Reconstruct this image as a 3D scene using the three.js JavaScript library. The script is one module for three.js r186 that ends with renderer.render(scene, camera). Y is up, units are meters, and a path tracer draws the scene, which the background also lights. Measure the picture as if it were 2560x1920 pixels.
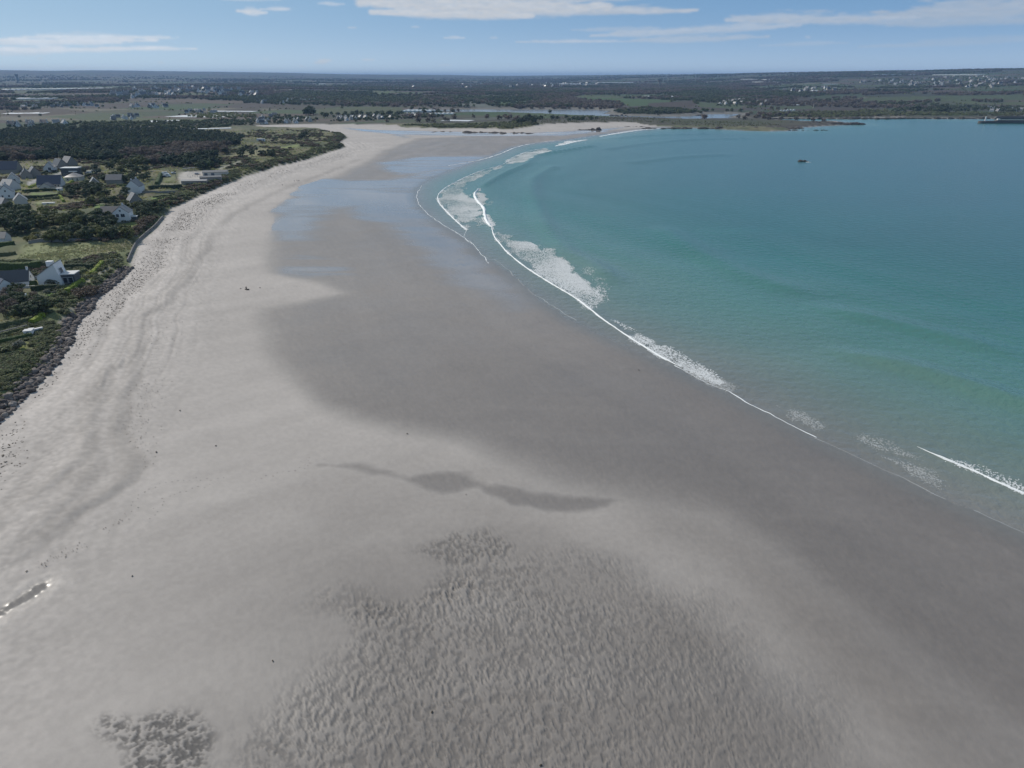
import * as THREE from 'three';
import { mergeGeometries } from 'three/addons/utils/BufferGeometryUtils.js';
import { MarchingCubes } from 'three/addons/objects/MarchingCubes.js';

const STEP = 0.1;                                           // fineness of the ground, degrees
// ---------------------------------------------------------------- camera, sky, sun, exposure
const rad = THREE.MathUtils.degToRad, { clamp, lerp, smoothstep: sst } = THREE.MathUtils;
const CAM_H = 90, PITCH = rad(24.22), FOCAL = 1705;              // metres above the sea; focal length in pixels of the 2560 x 1920 photograph
const scene = new THREE.Scene();
const camera = new THREE.PerspectiveCamera(58.76, 4 / 3, 1, 60000);
camera.position.set(0, CAM_H, 0);
camera.rotation.x = -PITCH;
const renderer = new THREE.WebGLRenderer({ antialias: true });
renderer.toneMapping = THREE.LinearToneMapping;
renderer.toneMappingExposure = 1.12;
renderer.shadowMap.enabled = true;
const SUN_AZ = rad(-55), SUN_EL = rad(40);
const sunDir = new THREE.Vector3(Math.sin(SUN_AZ) * Math.cos(SUN_EL), Math.sin(SUN_EL), -Math.cos(SUN_AZ) * Math.cos(SUN_EL));
const sun = new THREE.DirectionalLight(new THREE.Color().setRGB(1, 0.93, 0.84), 3.0);
sun.position.copy(sunDir).multiplyScalar(4000);
sun.castShadow = true;
sun.shadow.mapSize.set(4096, 4096);
Object.assign(sun.shadow.camera, { left: -2500, right: 2500, top: 2500, bottom: -2500, near: 10, far: 9000 });
scene.add(sun, sun.target);
scene.fog = new THREE.FogExp2(new THREE.Color().setRGB(0.37, 0.61, 1.0), 0.00005);

// ---------------------------------------------------------------- noise and random numbers
let seed = 7;
const rnd = () => { seed = (seed + 0x6d2b79f5) | 0; let t = Math.imul(seed ^ (seed >>> 15), 1 | seed); t = (t + Math.imul(t ^ (t >>> 7), 61 | t)) ^ t; return ((t ^ (t >>> 14)) >>> 0) / 4294967296; };
const rr = (a, b) => a + (b - a) * rnd();
function hash(i, j) { let h = Math.imul(i, 374761393) ^ Math.imul(j, 668265263); h = Math.imul(h ^ (h >>> 13), 1274126177); h = Math.imul(h ^ (h >>> 15), 2246822519); return ((h ^ (h >>> 16)) >>> 0) / 4294967296; }
function vn(x, y) {
  const i = Math.floor(x), j = Math.floor(y); let u = x - i, v = y - j;
  u = u * u * (3 - 2 * u); v = v * v * (3 - 2 * v);
  const a = hash(i, j), b = hash(i + 1, j), c = hash(i, j + 1), d = hash(i + 1, j + 1);
  return a + (b - a) * u + (c - a) * v + (a - b - c + d) * u * v;
}
function fbm(x, y, o = 4) { let s = 0, a = 0.5, t = 0; for (let k = 0; k < o; k++) { s += a * vn(x, y); t += a; a *= 0.5; const n = x * 1.6 + y * 1.2 + 17.3; y = -x * 1.2 + y * 1.6 + 5.7; x = n; } return s / t; }
const ss = (a, b, x) => { let t = (x - a) / (b - a); t = t < 0 ? 0 : t > 1 ? 1 : t; return t * t * (3 - 2 * t); };
const table = (t, x) => { if (x <= t[0][0]) return t[0][1]; for (let k = 1; k < t.length; k++) if (x <= t[k][0]) return lerp(t[k - 1][1], t[k][1], (x - t[k - 1][0]) / (t[k][0] - t[k - 1][0])); return t[t.length - 1][1]; };

// a sight line of the survey photograph -> a direction, and where it meets a level plane
const CP = Math.cos(PITCH), SP = Math.sin(PITCH);
const sight = (px, py) => { const dx = px - 1280, dy = 960 - py; return new THREE.Vector3(dx, dy * CP - FOCAL * SP, -dy * SP - FOCAL * CP).normalize(); };
const level = (px, py, h = 0) => { const d = sight(px, py), t = (h - CAM_H) / d.y; return [d.x * t, d.z * t]; };

// ---------------------------------------------------------------- the sky: air and clouds
const skyW = 4096, skyH = 2048;
{
  const data = new Float32Array(skyW * skyH * 4);
  const azel = (px, py) => { const d = sight(px, py); return [Math.atan2(d.x, -d.z) * 180 / Math.PI, Math.asin(d.y) * 180 / Math.PI]; };
  // streaks: ends in the sky, half thickness (degrees), density, whiteness, tatter
  const streaks = [
    [-60, 102, 390, 101, 0.26, 1.1, 1.1, 0.8], [60, 92, 445, 94, 0.14, 1.0, 1.1, 0.9], [-60, 109, 300, 108, 0.16, 0.9, 1.1, 0.8], [-60, 125, 250, 124, 0.22, 1.1, 1.1, 0.7], [180, 121, 490, 122, 0.15, 1.1, 1.1, 0.7], [150, 127, 330, 126, 0.12, 0.8, 1.1, 0.9], [-60, 134, 150, 132, 0.2, 0.6, 1, 0.5], [110, 86, 330, 88, 0.14, 0.4, 1, 0.8], [-60, 168, 330, 170, 0.12, 0.35, 1, 0.8],
    [596, 28, 664, 32, 0.3, 1.1, 1, 0.25], [650, 23, 735, 23, 0.13, 0.9, 1, 0.25],
    [905, 10, 1520, 22, 0.75, 1.2, 0.88, 0.35], [930, 30, 1330, 40, 0.42, 1.3, 0.9, 0.35], [1230, 28, 1740, 26, 0.30, 1.0, 0.85, 0.4], [1000, -8, 1700, -20, 0.6, 1.2, 0.85, 0.3],
    [795, 8, 860, 12, 0.13, 0.7, 1, 0.4], [540, 0, 720, -2, 0.1, 0.6, 1, 0.4],
    [1290, 104, 1560, 103, 0.13, 0.75, 0.95, 0.4], [1480, 90, 2000, 62, 0.30, 0.7, 0.9, 0.45], [1560, 104, 1920, 92, 0.26, 0.6, 0.85, 0.5], [1820, 52, 2300, 44, 0.42, 0.8, 0.86, 0.45], [2200, 40, 2700, 10, 0.85, 0.75, 0.8, 0.5], [2150, 58, 2700, 45, 0.4, 0.6, 0.8, 0.5],
    [1900, 115, 2120, 106, 0.14, 0.3, 0.9, 0.6], [2150, 118, 2700, 92, 0.22, 0.3, 0.8, 0.6], [1430, 76, 1640, 72, 0.14, 0.4, 0.9, 0.6],
    [790, 158, 826, 152, 0.17, 1.0, 0.95, 0.5], [905, 150, 935, 149, 0.07, 0.9, 1, 0.4], [1020, 66, 1052, 67, 0.05, 0.7, 1, 0.4], [1110, 95, 1160, 95, 0.09, 0.7, 1, 0.4], [870, 69, 890, 69, 0.05, 0.7, 1, 0.4],
    [660, 148, 672, 149, 0.07, 0.7, 1, 0.4], [398, 156, 408, 156, 0.06, 0.7, 1, 0.4], [95, 146, 105, 146, 0.06, 0.6, 1, 0.4], [745, 166, 760, 166, 0.06, 0.6, 1, 0.4], [1100, 163, 1130, 162, 0.06, 0.5, 1, 0.4], [2010, 92, 2030, 93, 0.08, 0.6, 1, 0.4], [1220, 94, 1250, 94, 0.06, 0.6, 1, 0.4], [455, 170, 462, 170, 0.05, 0.6, 1, 0.4],
  ].map(([a, b, c, d, w, dens, white, tat]) => { const p = azel(a, b), q = azel(c, d); return { p, q, w, dens, white, tat, lo: Math.min(p[1], q[1]) - 3 * w, hi: Math.max(p[1], q[1]) + 3 * w, l: Math.min(p[0], q[0]) - 2, r: Math.max(p[0], q[0]) + 2 }; });
  for (let j = 0; j < skyH; j++) {
    const el = ((j + 0.5) / skyH - 0.5) * 180, e = Math.max(0, el), se = Math.sin(rad(e)), ce = Math.cos(rad(e));
    for (let i = 0; i < skyW; i++) {
      const k = (j * skyW + i) * 4;
      data[k + 3] = 1;
      if (el < -1) { data[k] = 0.2; data[k + 1] = 0.22; data[k + 2] = 0.24; continue; }
      const th = ((i + 0.5) / skyW - 0.5) * 2 * Math.PI, az = Math.atan2(Math.cos(th), -Math.sin(th)) * 180 / Math.PI;
      const c = Math.cos(rad(az) - SUN_AZ) * ce * Math.cos(SUN_EL) + se * Math.sin(SUN_EL);   // cosine of the angle to the sun
      const low = Math.exp(-e / 2.0), mid = Math.exp(-e / 26), glow = Math.pow(Math.max(0, (c + 1) / 2), 6), aur = Math.pow(Math.max(0, c), 140);
      let r = 0.085 + 0.075 * mid + 0.46 * low, g = 0.17 + 0.19 * mid + 0.40 * low, b = 0.29 + 0.36 * mid + 0.24 * low;
      const f = 0.84 + 0.34 * glow;
      r = r * f + 0.25 * glow * (0.3 + mid) + 0.8 * aur; g = g * f + 0.23 * glow * (0.3 + mid) + 0.78 * aur; b = b * f + 0.08 * glow * (0.3 + mid) + 0.7 * aur;
      let d = 0, white = 1;
      if (el < 9 && Math.abs(az) < 60) {
        for (const s of streaks) {
          if (el < s.lo || el > s.hi || az < s.l || az > s.r) continue;
          const vx = s.q[0] - s.p[0], vy = s.q[1] - s.p[1], t = clamp(((az - s.p[0]) * vx + (el - s.p[1]) * vy) / (vx * vx + vy * vy), 0, 1);
          const len = Math.hypot(vx, vy), end = Math.min(t, 1 - t) * len, wx = s.w * (0.35 + 0.65 * ss(0, Math.min(4, len * 0.4), end));
          const dx = az - s.p[0] - vx * t, dy = el - s.p[1] - vy * t;
          const n = fbm(az * 0.7 + s.w * 90, el * 5.5, 5), n2 = fbm(az * 2.6, el * 14 + s.w * 31, 5);
          const q = Math.hypot(dx * 0.5, (dy + (n - 0.5) * 0.9 * s.w) * (dy < 0 ? 1.25 : 0.85)) / wx + (n2 - 0.5) * 1.7 * s.tat + (n - 0.5) * 0.7;
          const a = s.dens * (1 - ss(0.35, 1.25, q)) * (0.75 + 0.5 * (n2 - 0.5));
          if (a > d) { d = a; white = s.white * (dy > 0 ? 1 : 0.97) * (0.93 + 0.16 * (fbm(az * 1.1 + 9, el * 6, 3) - 0.4)); }
        }
      }
      if (el > 5) { const p = 60 / (se + 0.12), n = fbm(Math.sin(rad(az)) * ce * p * 0.035 + 7, Math.cos(rad(az)) * ce * p * 0.12 + 3, 5); d = Math.max(d, 0.72 * ss(0.44, 0.72, n) * ss(5, 9, el)); white = Math.min(white, 0.95); }  // unseen cloud above the view, thickened for paler reflections and less blue fill
      d = clamp(d, 0, 1);
      const cw = white * (0.66 + 0.16 * glow);
      data[k] = lerp(r, cw * 0.97, d * 0.9); data[k + 1] = lerp(g, cw * 1.0, d * 0.9); data[k + 2] = lerp(b, cw * 1.05, d * 0.9);
    }
  }
  const sky = new THREE.DataTexture(data, skyW, skyH, THREE.RGBAFormat, THREE.FloatType);
  sky.mapping = THREE.EquirectangularReflectionMapping; sky.magFilter = THREE.LinearFilter; sky.needsUpdate = true;
  scene.background = sky; scene.environment = sky;
}

// ---------------------------------------------------------------- outlines on the ground
class Outline {                                                  // signed distance in metres, positive inside
  constructor(pts) { this.set(pts); }
  set(pts) {
    this.x = Float64Array.from(pts, (p) => p[0]); this.z = Float64Array.from(pts, (p) => p[1]); this.n = pts.length;
    this.x0 = Math.min(...this.x); this.x1 = Math.max(...this.x); this.z0 = Math.min(...this.z); this.z1 = Math.max(...this.z);
  }
  sd(px, pz, far = Infinity) {
    if (px < this.x0 - far || px > this.x1 + far || pz < this.z0 - far || pz > this.z1 + far) return -far;
    const { x, z, n } = this; let best = 1e30, inside = false;
    for (let i = 0, j = n - 1; i < n; j = i++) {
      const ax = x[j], az = z[j], ex = x[i] - ax, ez = z[i] - az, wx = px - ax, wz = pz - az;
      let t = (wx * ex + wz * ez) / (ex * ex + ez * ez); t = t < 0 ? 0 : t > 1 ? 1 : t;
      const dx = wx - ex * t, dz = wz - ez * t, d = dx * dx + dz * dz; if (d < best) best = d;
      if ((az > pz) !== (z[i] > pz) && px < ex * (pz - az) / ez + ax) inside = !inside;
    }
    best = Math.sqrt(best); return inside ? best : -best;
  }
}
class Course {                                                   // an open line: distance and place along it
  constructor(pts) { this.p = pts; this.len = [0]; for (let i = 1; i < pts.length; i++) this.len.push(this.len[i - 1] + Math.hypot(pts[i][0] - pts[i - 1][0], pts[i][1] - pts[i - 1][1])); this.total = this.len[pts.length - 1]; const X = pts.map((p) => p[0]), Z = pts.map((p) => p[1]); this.b = [Math.min(...X), Math.max(...X), Math.min(...Z), Math.max(...Z)]; }
  at(s) { s = clamp(s, 0, this.total); let i = 1; while (i < this.p.length - 1 && this.len[i] < s) i++; const t = (s - this.len[i - 1]) / (this.len[i] - this.len[i - 1]), a = this.p[i - 1], b = this.p[i], l = this.len[i] - this.len[i - 1]; return { x: lerp(a[0], b[0], t), z: lerp(a[1], b[1], t), dx: (b[0] - a[0]) / l, dz: (b[1] - a[1]) / l }; }
  near(px, pz, far = 1e9) {                                      // { d: signed distance (positive to the right of travel), s }
    if (px < this.b[0] - far || px > this.b[1] + far || pz < this.b[2] - far || pz > this.b[3] + far) return null;
    let best = 1e30, out = null;
    for (let i = 1; i < this.p.length; i++) {
      const a = this.p[i - 1], b = this.p[i], ex = b[0] - a[0], ez = b[1] - a[1], wx = px - a[0], wz = pz - a[1], t = clamp((wx * ex + wz * ez) / (ex * ex + ez * ez), 0, 1);
      const dx = wx - ex * t, dz = wz - ez * t, d = dx * dx + dz * dz;
      if (d < best) { best = d; out = { d: Math.sqrt(d) * (ex * wz - ez * wx > 0 ? 1 : -1), s: this.len[i - 1] + t * (this.len[i] - this.len[i - 1]) }; }
    }
    return out;
  }
}
const smooth = (pts, n) => { const c = new THREE.CatmullRomCurve3(pts.map(([x, z]) => new THREE.Vector3(x, 0, z)), false, 'centripetal'); return c.getPoints(n ?? pts.length * 4).map((v) => [v.x, v.z]); };
const px = (list, h = 0) => list.map(([a, b]) => level(a, b, h));

const waterline = smooth([[420, 420], [240, 90], ...px([[2560, 1328], [2400, 1258], [2283, 1207], [2182, 1158], [2069, 1106], [1972, 1057], [1887, 1013], [1805, 975], [1700, 925], [1620, 885], [1516, 839], [1412, 787], [1342, 737], [1294, 696], [1240, 656], [1215, 645], [1194, 622], [1161, 594], [1120, 569], [1079, 542], [1047, 509], [1042, 485], [1052, 466], [1104, 436], [1158, 417], [1221, 393], [1304, 363], [1411, 350], [1500, 337], [1580, 327], [1649, 320]])], 130);
const SEA = new Outline([...waterline, ...px([[1700, 319.5], [1772, 321], [1859, 326], [1920, 327.5], [1975, 326.5], [1982, 320], [2040, 316], [2115, 311], [2090, 302.5], [2020, 303.5], [1934, 298.5], [1925, 295], [2010, 296], [2122, 298], [2180, 294.5], [2238, 294], [2325, 297], [2470, 297], [2560, 295], [3400, 299]]), [5200, -2000], [6000, 3500], [900, 3500]]);
const coast = px([[0, 1049], [36, 1017], [69, 988], [116, 939], [141, 910], [168, 869], [178, 856], [181, 834], [188, 816], [202, 800], [228, 778], [239, 750], [278, 719], [304, 695], [330, 669], [326, 655], [347, 610], [369, 588], [391, 569], [412, 545], [427, 522], [479, 499], [521, 480], [559, 463], [592, 452], [615, 440], [667, 426], [676, 420], [747, 405], [784, 395], [815, 383], [841, 376], [866, 368], [850, 356], [870, 344], [860, 336], [822, 330.5], [798, 321], [733, 320], [640, 317.5]], 2.6);
const farShore = px([[640, 315], [785, 313], [993, 314.5], [1003, 321], [1103, 324], [1190, 324], [1280, 325], [1320, 320], [1352, 313], [1439, 309], [1584, 307], [1613, 312.5], [1656, 316], [1772, 319.5], [1859, 324.5], [1920, 326], [1972, 325], [1975, 319], [2038, 314.5], [2110, 310], [2088, 303.5], [2018, 304.5], [1930, 299.3], [1900, 296], [1922, 293.5], [2010, 294.5], [2122, 296.5], [2180, 292.5], [2238, 292], [2325, 295], [2470, 295], [2560, 293], [3400, 297]], 1.2);
const LAND = new Outline([[200, 3000], [60, 500], [-90, 60], ...coast, ...farShore, [5400, -2100], [30000, -8000], [30000, -42000], [-42000, -42000], [-42000, 3000]]);
const LAGOON = new Outline(px([[1040, 276], [1150, 273], [1280, 273.5], [1482, 274], [1529, 277], [1508, 284], [1569, 289.5], [1714, 291], [1772, 285], [1856, 284.5], [1818, 293], [1853, 296.5], [1714, 299], [1540, 294], [1400, 288], [1280, 283], [1130, 281]], 0.3));
const wetFlats = new Outline(px([[830, 448], [765, 470], [705, 520], [680, 570], [674, 640], [690, 690], [790, 715], [850, 742], [740, 766], [645, 780], [628, 802], [648, 870], [668, 940], [740, 995], [810, 1041], [880, 1076], [1000, 1095], [1157, 1111], [1300, 1180], [1400, 1235], [1545, 1262], [1736, 1331], [1910, 1458], [2083, 1620], [2257, 1771], [2430, 1920], [2800, 2300], [3300, 1800], [2560, 1300], [2000, 1010], [1500, 770], [1250, 580], [1140, 450], [1300, 370], [1500, 333], [1420, 337], [1280, 341], [1050, 350], [960, 380], [890, 425]]));
const films = [[[668, 570], [690, 520], [745, 468], [800, 450], [870, 458], [980, 450], [1080, 425], [1180, 400], [1215, 396], [1120, 440], [1060, 470], [1052, 520], [1090, 560], [1130, 600], [1060, 605], [980, 570], [930, 545], [880, 520], [815, 525], [780, 560], [762, 600], [700, 605]],
  [[700, 655], [760, 640], [870, 660], [880, 690], [760, 700], [700, 695]], [[640, 502], [655, 490], [684, 489], [690, 496], [665, 505]], [[1050, 600], [1160, 610], [1230, 680], [1330, 750], [1290, 770], [1180, 720], [1080, 650]],
  [[862, 322], [905, 326], [980, 329.5], [1100, 331.5], [1190, 333], [1290, 335], [1400, 331], [1560, 319], [1500, 330], [1400, 339], [1280, 341.5], [1150, 341.5], [1000, 340], [920, 333], [880, 326.5]],
  [[990, 337], [1030, 347], [1015, 348], [985, 341]], [[960, 410], [1080, 392], [1220, 388], [1230, 394], [1100, 425], [1000, 437]]].map((l) => new Outline(px(l, 0.8)));
const damp = [[[800, 1172], [850, 1168], [905, 1164], [960, 1178], [1030, 1196], [1120, 1182], [1180, 1190], [1222, 1212], [1205, 1226], [1150, 1238], [1110, 1244], [1060, 1226], [960, 1202], [880, 1184]], [[1168, 1206], [1225, 1213], [1290, 1226], [1380, 1240], [1480, 1246], [1570, 1252], [1510, 1272], [1440, 1286], [1370, 1289], [1290, 1270], [1215, 1246]]].map((l) => new Outline(px(l, 1)));
const ripples = [[[1010, 1388], [1080, 1360], [1150, 1330], [1220, 1330], [1290, 1372], [1250, 1400], [1120, 1418]], [[850, 1545], [930, 1520], [1100, 1475], [1250, 1425], [1400, 1410], [1600, 1455], [1800, 1545], [1920, 1620], [2000, 1720], [2090, 1920], [2250, 2200], [500, 2200], [630, 1900], [760, 1750], [840, 1650], [880, 1580]], [[270, 1812], [345, 1835], [420, 1790], [490, 1805], [520, 1860], [500, 1960], [330, 1970], [340, 1890]], [[868, 1540], [905, 1522], [1000, 1510], [1080, 1490], [1180, 1462], [1190, 1480], [1080, 1520], [980, 1545], [900, 1556]]].map((l) => new Outline(px(l, 1.2)));
const sandbar = new Outline(px([[1380, 1235], [1560, 1285], [1760, 1405], [1930, 1560], [2090, 1740], [2230, 1900], [2120, 1900], [1980, 1745], [1830, 1610], [1680, 1490], [1500, 1370], [1330, 1300]], 1));
const gully = new Outline(px([[-60, 1575], [0, 1528], [50, 1496], [95, 1465], [125, 1456], [130, 1468], [85, 1502], [30, 1530], [-60, 1600]], 1.8));
const berms = [[[-200, 1560], [0, 1432], [60, 1405], [150, 1345], [220, 1290], [290, 1235], [340, 1180], [352, 1150], [335, 1125], [322, 1090], [330, 1030], [345, 940], [355, 880], [372, 800], [410, 770], [445, 735], [490, 668], [540, 590], [590, 540], [680, 488], [800, 440], [900, 400]], [[-200, 1500], [0, 1390], [120, 1310], [230, 1225], [270, 1160], [262, 1090], [275, 1000], [300, 930]], [[-200, 1440], [0, 1330], [110, 1255], [200, 1185], [235, 1130], [240, 1060], [258, 980]]].map((l) => new Course(smooth(px(l, 2.2), 60)));

// ---------------------------------------------------------------- the lie of the land
const skyline = [[-180, 0.004], [-60, 0.0065], [-37, 0.0066], [-30, 0.0066], [-20, 0.0056], [-10, 0.0030], [0, 0.0014], [10, 0.0020], [20, 0.0034], [30, 0.0050], [37, 0.0068], [60, 0.007], [180, 0.004]];
const ridgeAt = [[-180, 22000], [-5, 21000], [12, 14000], [22, 9500], [40, 8000], [90, 9000], [180, 22000]];
const wooded = [[[-300, 330], [0, 326], [180, 322], [400, 326], [560, 333], [600, 350], [560, 384], [512, 398], [505, 426], [420, 422], [270, 402], [180, 397], [0, 407], [-300, 430]]].map((l) => new Outline(px(l, 7)));
let lastSea = 0, lastLand = 0;
function H(x, z) {
  const r = Math.hypot(x, z), s = lastSea = SEA.sd(x, z), l = lastLand = LAND.sd(x, z);
  let y = s > 0 ? Math.max(-3, -s * 0.03) : 2.9 * (1 - Math.exp(s / 95));
  if (l > 0) {
    const near = 1 - ss(1000, 2000, r), low = r > 1250 ? 0.55 : 1;
    y += ss(0, 9, l) * (2.4 + 1.2 * vn(x * 0.05, z * 0.05)) * low;
    y += ss(3, 25, l) * (fbm(x * 0.035, z * 0.035, 3) - 0.35) * 5 * (1 - ss(60, 220, l) * 0.7) * low;
    y += ss(250, 900, l) * 2.5 * near;
    if (r > 1600) {
      const az = Math.atan2(x, -z) * 180 / Math.PI, R = table(ridgeAt, az), top = CAM_H + table(skyline, az) * R * (0.88 + 0.24 * fbm(az * 0.22 + 3, 1.5, 4));
      const in_ = ss(60, 900, l);
      y += in_ * (16 * ss(1900, 4200, r) * (0.5 + fbm(x / 1500 + 4, z / 1500, 3)) + 30 * ss(2600, 7000, r) * (fbm(x / 2300 + 1, z / 2300 + 8, 3) - 0.25));
      const t = ss(R * 0.22, R, r);
      y += (top - 22) * Math.pow(t, 1.35) * in_ + (r > R ? -(r - R) * 0.004 : 0);
    }
    const g = LAGOON.sd(x, z, 60); if (g > -40) y = lerp(y, -0.9, ss(-30, 6, g));
  }
  return y;
}
// where a sight line meets the land
function G(a, b) {
  const d = sight(a, b), h = Math.hypot(d.x, d.z); let r0 = 60, r1 = 60;
  const over = (r) => CAM_H + d.y / h * r - H(d.x / h * r, d.z / h * r);
  while (r1 < 30000 && over(r1) > 0) { r0 = r1; r1 *= 1.02; }
  for (let k = 0; k < 14; k++) { const m = (r0 + r1) / 2; if (over(m) > 0) r0 = m; else r1 = m; }
  const x = d.x / h * r1, z = d.z / h * r1; return { x, z, y: H(x, z), r: r1 };
}
const onLand = (list) => new Outline(list.map(([a, b]) => { const g = G(a, b); return [g.x, g.z]; }));
// ---------------------------------------------------------------- naming
const taken = new Map();
function numbered(name) { const n = taken.get(name) ?? 0; taken.set(name, n + 1); return n ? `${name}_${String(n).padStart(3, '0')}` : name; }
function tag(o, label, category, group) { o.userData.label = label; o.userData.category = category; if (group) o.userData.group = group; return o; }
const lit = (o) => { o.castShadow = o.receiveShadow = true; return o; };
function mesh(name, geometry, material, parent) { const m = lit(new THREE.Mesh(geometry, material)); m.name = parent === scene ? numbered(name) : name; parent.add(m); return m; }
function thing(name, label, category, [x, y, z], turn = 0, group) { const o = new THREE.Group(); o.name = numbered(name); scene.add(o); o.position.set(x, y, z); o.rotation.y = turn; return tag(o, label, category, group); }
const rgb = (r, g, b) => new THREE.Color().setRGB(r, g, b);
const std = (r, g, b, roughness = 0.9, more = {}) => new THREE.MeshStandardMaterial({ color: rgb(r, g, b), roughness, ...more });
function tile(n, f, srgb = false) {                               // a grey texture computed per texel
  const d = new Uint8Array(n * n * 4);
  for (let j = 0; j < n; j++) for (let i = 0; i < n; i++) { const v = clamp(f(i / n, j / n), 0, 1) * 255, k = (j * n + i) * 4; d[k] = d[k + 1] = d[k + 2] = v; d[k + 3] = 255; }
  const t = new THREE.DataTexture(d, n, n, THREE.RGBAFormat); t.magFilter = THREE.LinearFilter; t.wrapS = t.wrapT = THREE.RepeatWrapping; t.needsUpdate = true; return t;
}
const wrapNoise = (u, v, n, o) => { let s = 0, a = 0.5, w = 0; for (let k = 0; k < o; k++) { const x = u * n, y = v * n, i = Math.floor(x), j = Math.floor(y); let p = x - i, q = y - j; p = p * p * (3 - 2 * p); q = q * q * (3 - 2 * q); const h = (e, f) => hash(((i + e) % n + n) % n + k * 131, ((j + f) % n + n) % n + k * 57); s += a * lerp(lerp(h(0, 0), h(1, 0), p), lerp(h(0, 1), h(1, 1), p), q); w += a; a *= 0.55; n *= 2; } return s / w; };

// ---------------------------------------------------------------- the ground: one sheet from under the camera to the horizon
const mix3 = (a, b, t) => [a[0] + (b[0] - a[0]) * t, a[1] + (b[1] - a[1]) * t, a[2] + (b[2] - a[2]) * t];
const DRY = [0.395, 0.359, 0.328], DAMP = [0.275, 0.25, 0.228], WET = [0.246, 0.214, 0.188], WET_FALLOFF = [0.172, 0.152, 0.136], BERM_FACE = [0.285, 0.252, 0.22];  // fourth: wet sand with near light falloff painted in; last: berm faces
function wetAndFalloff(x, z, s) {                                       // 0 dry .. 1 saturated, plus a painted light falloff towards the camera
  const r = Math.hypot(x, z), k = lerp(0.8, 2.0, ss(-60, 30, x)) * (0.6 + r / 600);
  const n = (fbm(x * 0.02, z * 0.02, 4) - 0.5) * 26;
  let w = 0.95 * ss(-7 * k, 9 * k, wetFlats.sd(x, z, 90) + n * 0.5);
  w = Math.max(w, 0.76 * ss(-200, -70, z + x * 0.35 + n) * ss(40, 105, -lastLand) * (1 - 0.5 * ss(-9, 6, sandbar.sd(x, z, 20))));  // near sand darkened: lens and viewing-angle falloff painted in as tone
  w = Math.max(w, ss(-34, -6, s));
  w += 0.10 * (fbm(x * 0.05, z * 0.3, 3) - 0.5) * ss(0.1, 0.5, w);
  for (const d of damp) w = Math.max(w, 0.85 * ss(-2.4, 2.2, d.sd(x, z, 20) + (fbm(x * 0.2, z * 0.2, 3) - 0.5) * 3));
  const g = gully.sd(x, z, 20); if (g > -19) w = Math.max(w, ss(-1, 0.6, g));
  return w;
}
function film(x, z) {                                             // sheets of water lying on the flats
  let f = 0;
  for (let i = 0; i < films.length; i++) { const d = films[i].sd(x, z, 40); if (d > -39) f = Math.max(f, i === 1 ? 0.9 * ss(-6, 8, d) * ss(0.42, 0.6, fbm(x * 0.025, z * 0.22, 3)) : ss(-14, 10, d + (fbm(x * 0.012, z * 0.05, 4) - 0.5) * 30)); }
  return f;
}
const fields = [];                                               // gardens, lawns and fields, traced below
const parcels = [[0.064, 0.112, 0.026], [0.045, 0.08, 0.024], [0.098, 0.125, 0.04], [0.10, 0.066, 0.046], [0.135, 0.098, 0.07], [0.085, 0.095, 0.04], [0.045, 0.055, 0.028], [0.042, 0.1, 0.02], [0.19, 0.17, 0.115], [0.075, 0.056, 0.044]];
function parcel(x, z) {                                          // { cell id, distance to its edge }
  const wx = x + (fbm(x / 700, z / 700, 2) - 0.5) * 380, wz = z + (fbm(x / 700 + 9, z / 700, 2) - 0.5) * 380;
  const a = wx * 0.94 + wz * 0.34, b = -wx * 0.34 + wz * 0.94;
  let v = b / 240; const row = Math.floor(v), u = a / (150 + 220 * hash(row, 3)) + hash(row, 9) * 7, col = Math.floor(u), fu = u - col, fv = v - row;
  return { id: hash(col * 7 + 1, row * 13 + 5), id2: hash(col + 91, row + 17), e: Math.min(Math.min(fu, 1 - fu) * 240, Math.min(fv, 1 - fv) * 240), u: a, v: b };
}
function woods(x, z) {                                           // 0..1 how wooded the country is
  const r = Math.hypot(x, z); if (r < 1500) return 0;
  const az = Math.atan2(x, -z) * 180 / Math.PI, belt = ss(-24, -15, az) * (1 - ss(10, 22, az)) * ss(2300, 2700, r) * (1 - ss(5200, 7000, r));
  return ss(0.50 - 0.15 * belt, 0.55 - 0.12 * belt, fbm(x / 520 + 3, z / 360 + 1, 4));
}
const path = new Course(smooth(px([[-40, 1000], [50, 935], [95, 870], [130, 855], [137, 845], [120, 832], [143, 815], [146, 806], [190, 760], [215, 715], [232, 700], [275, 670], [290, 645]], 5), 60));
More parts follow.
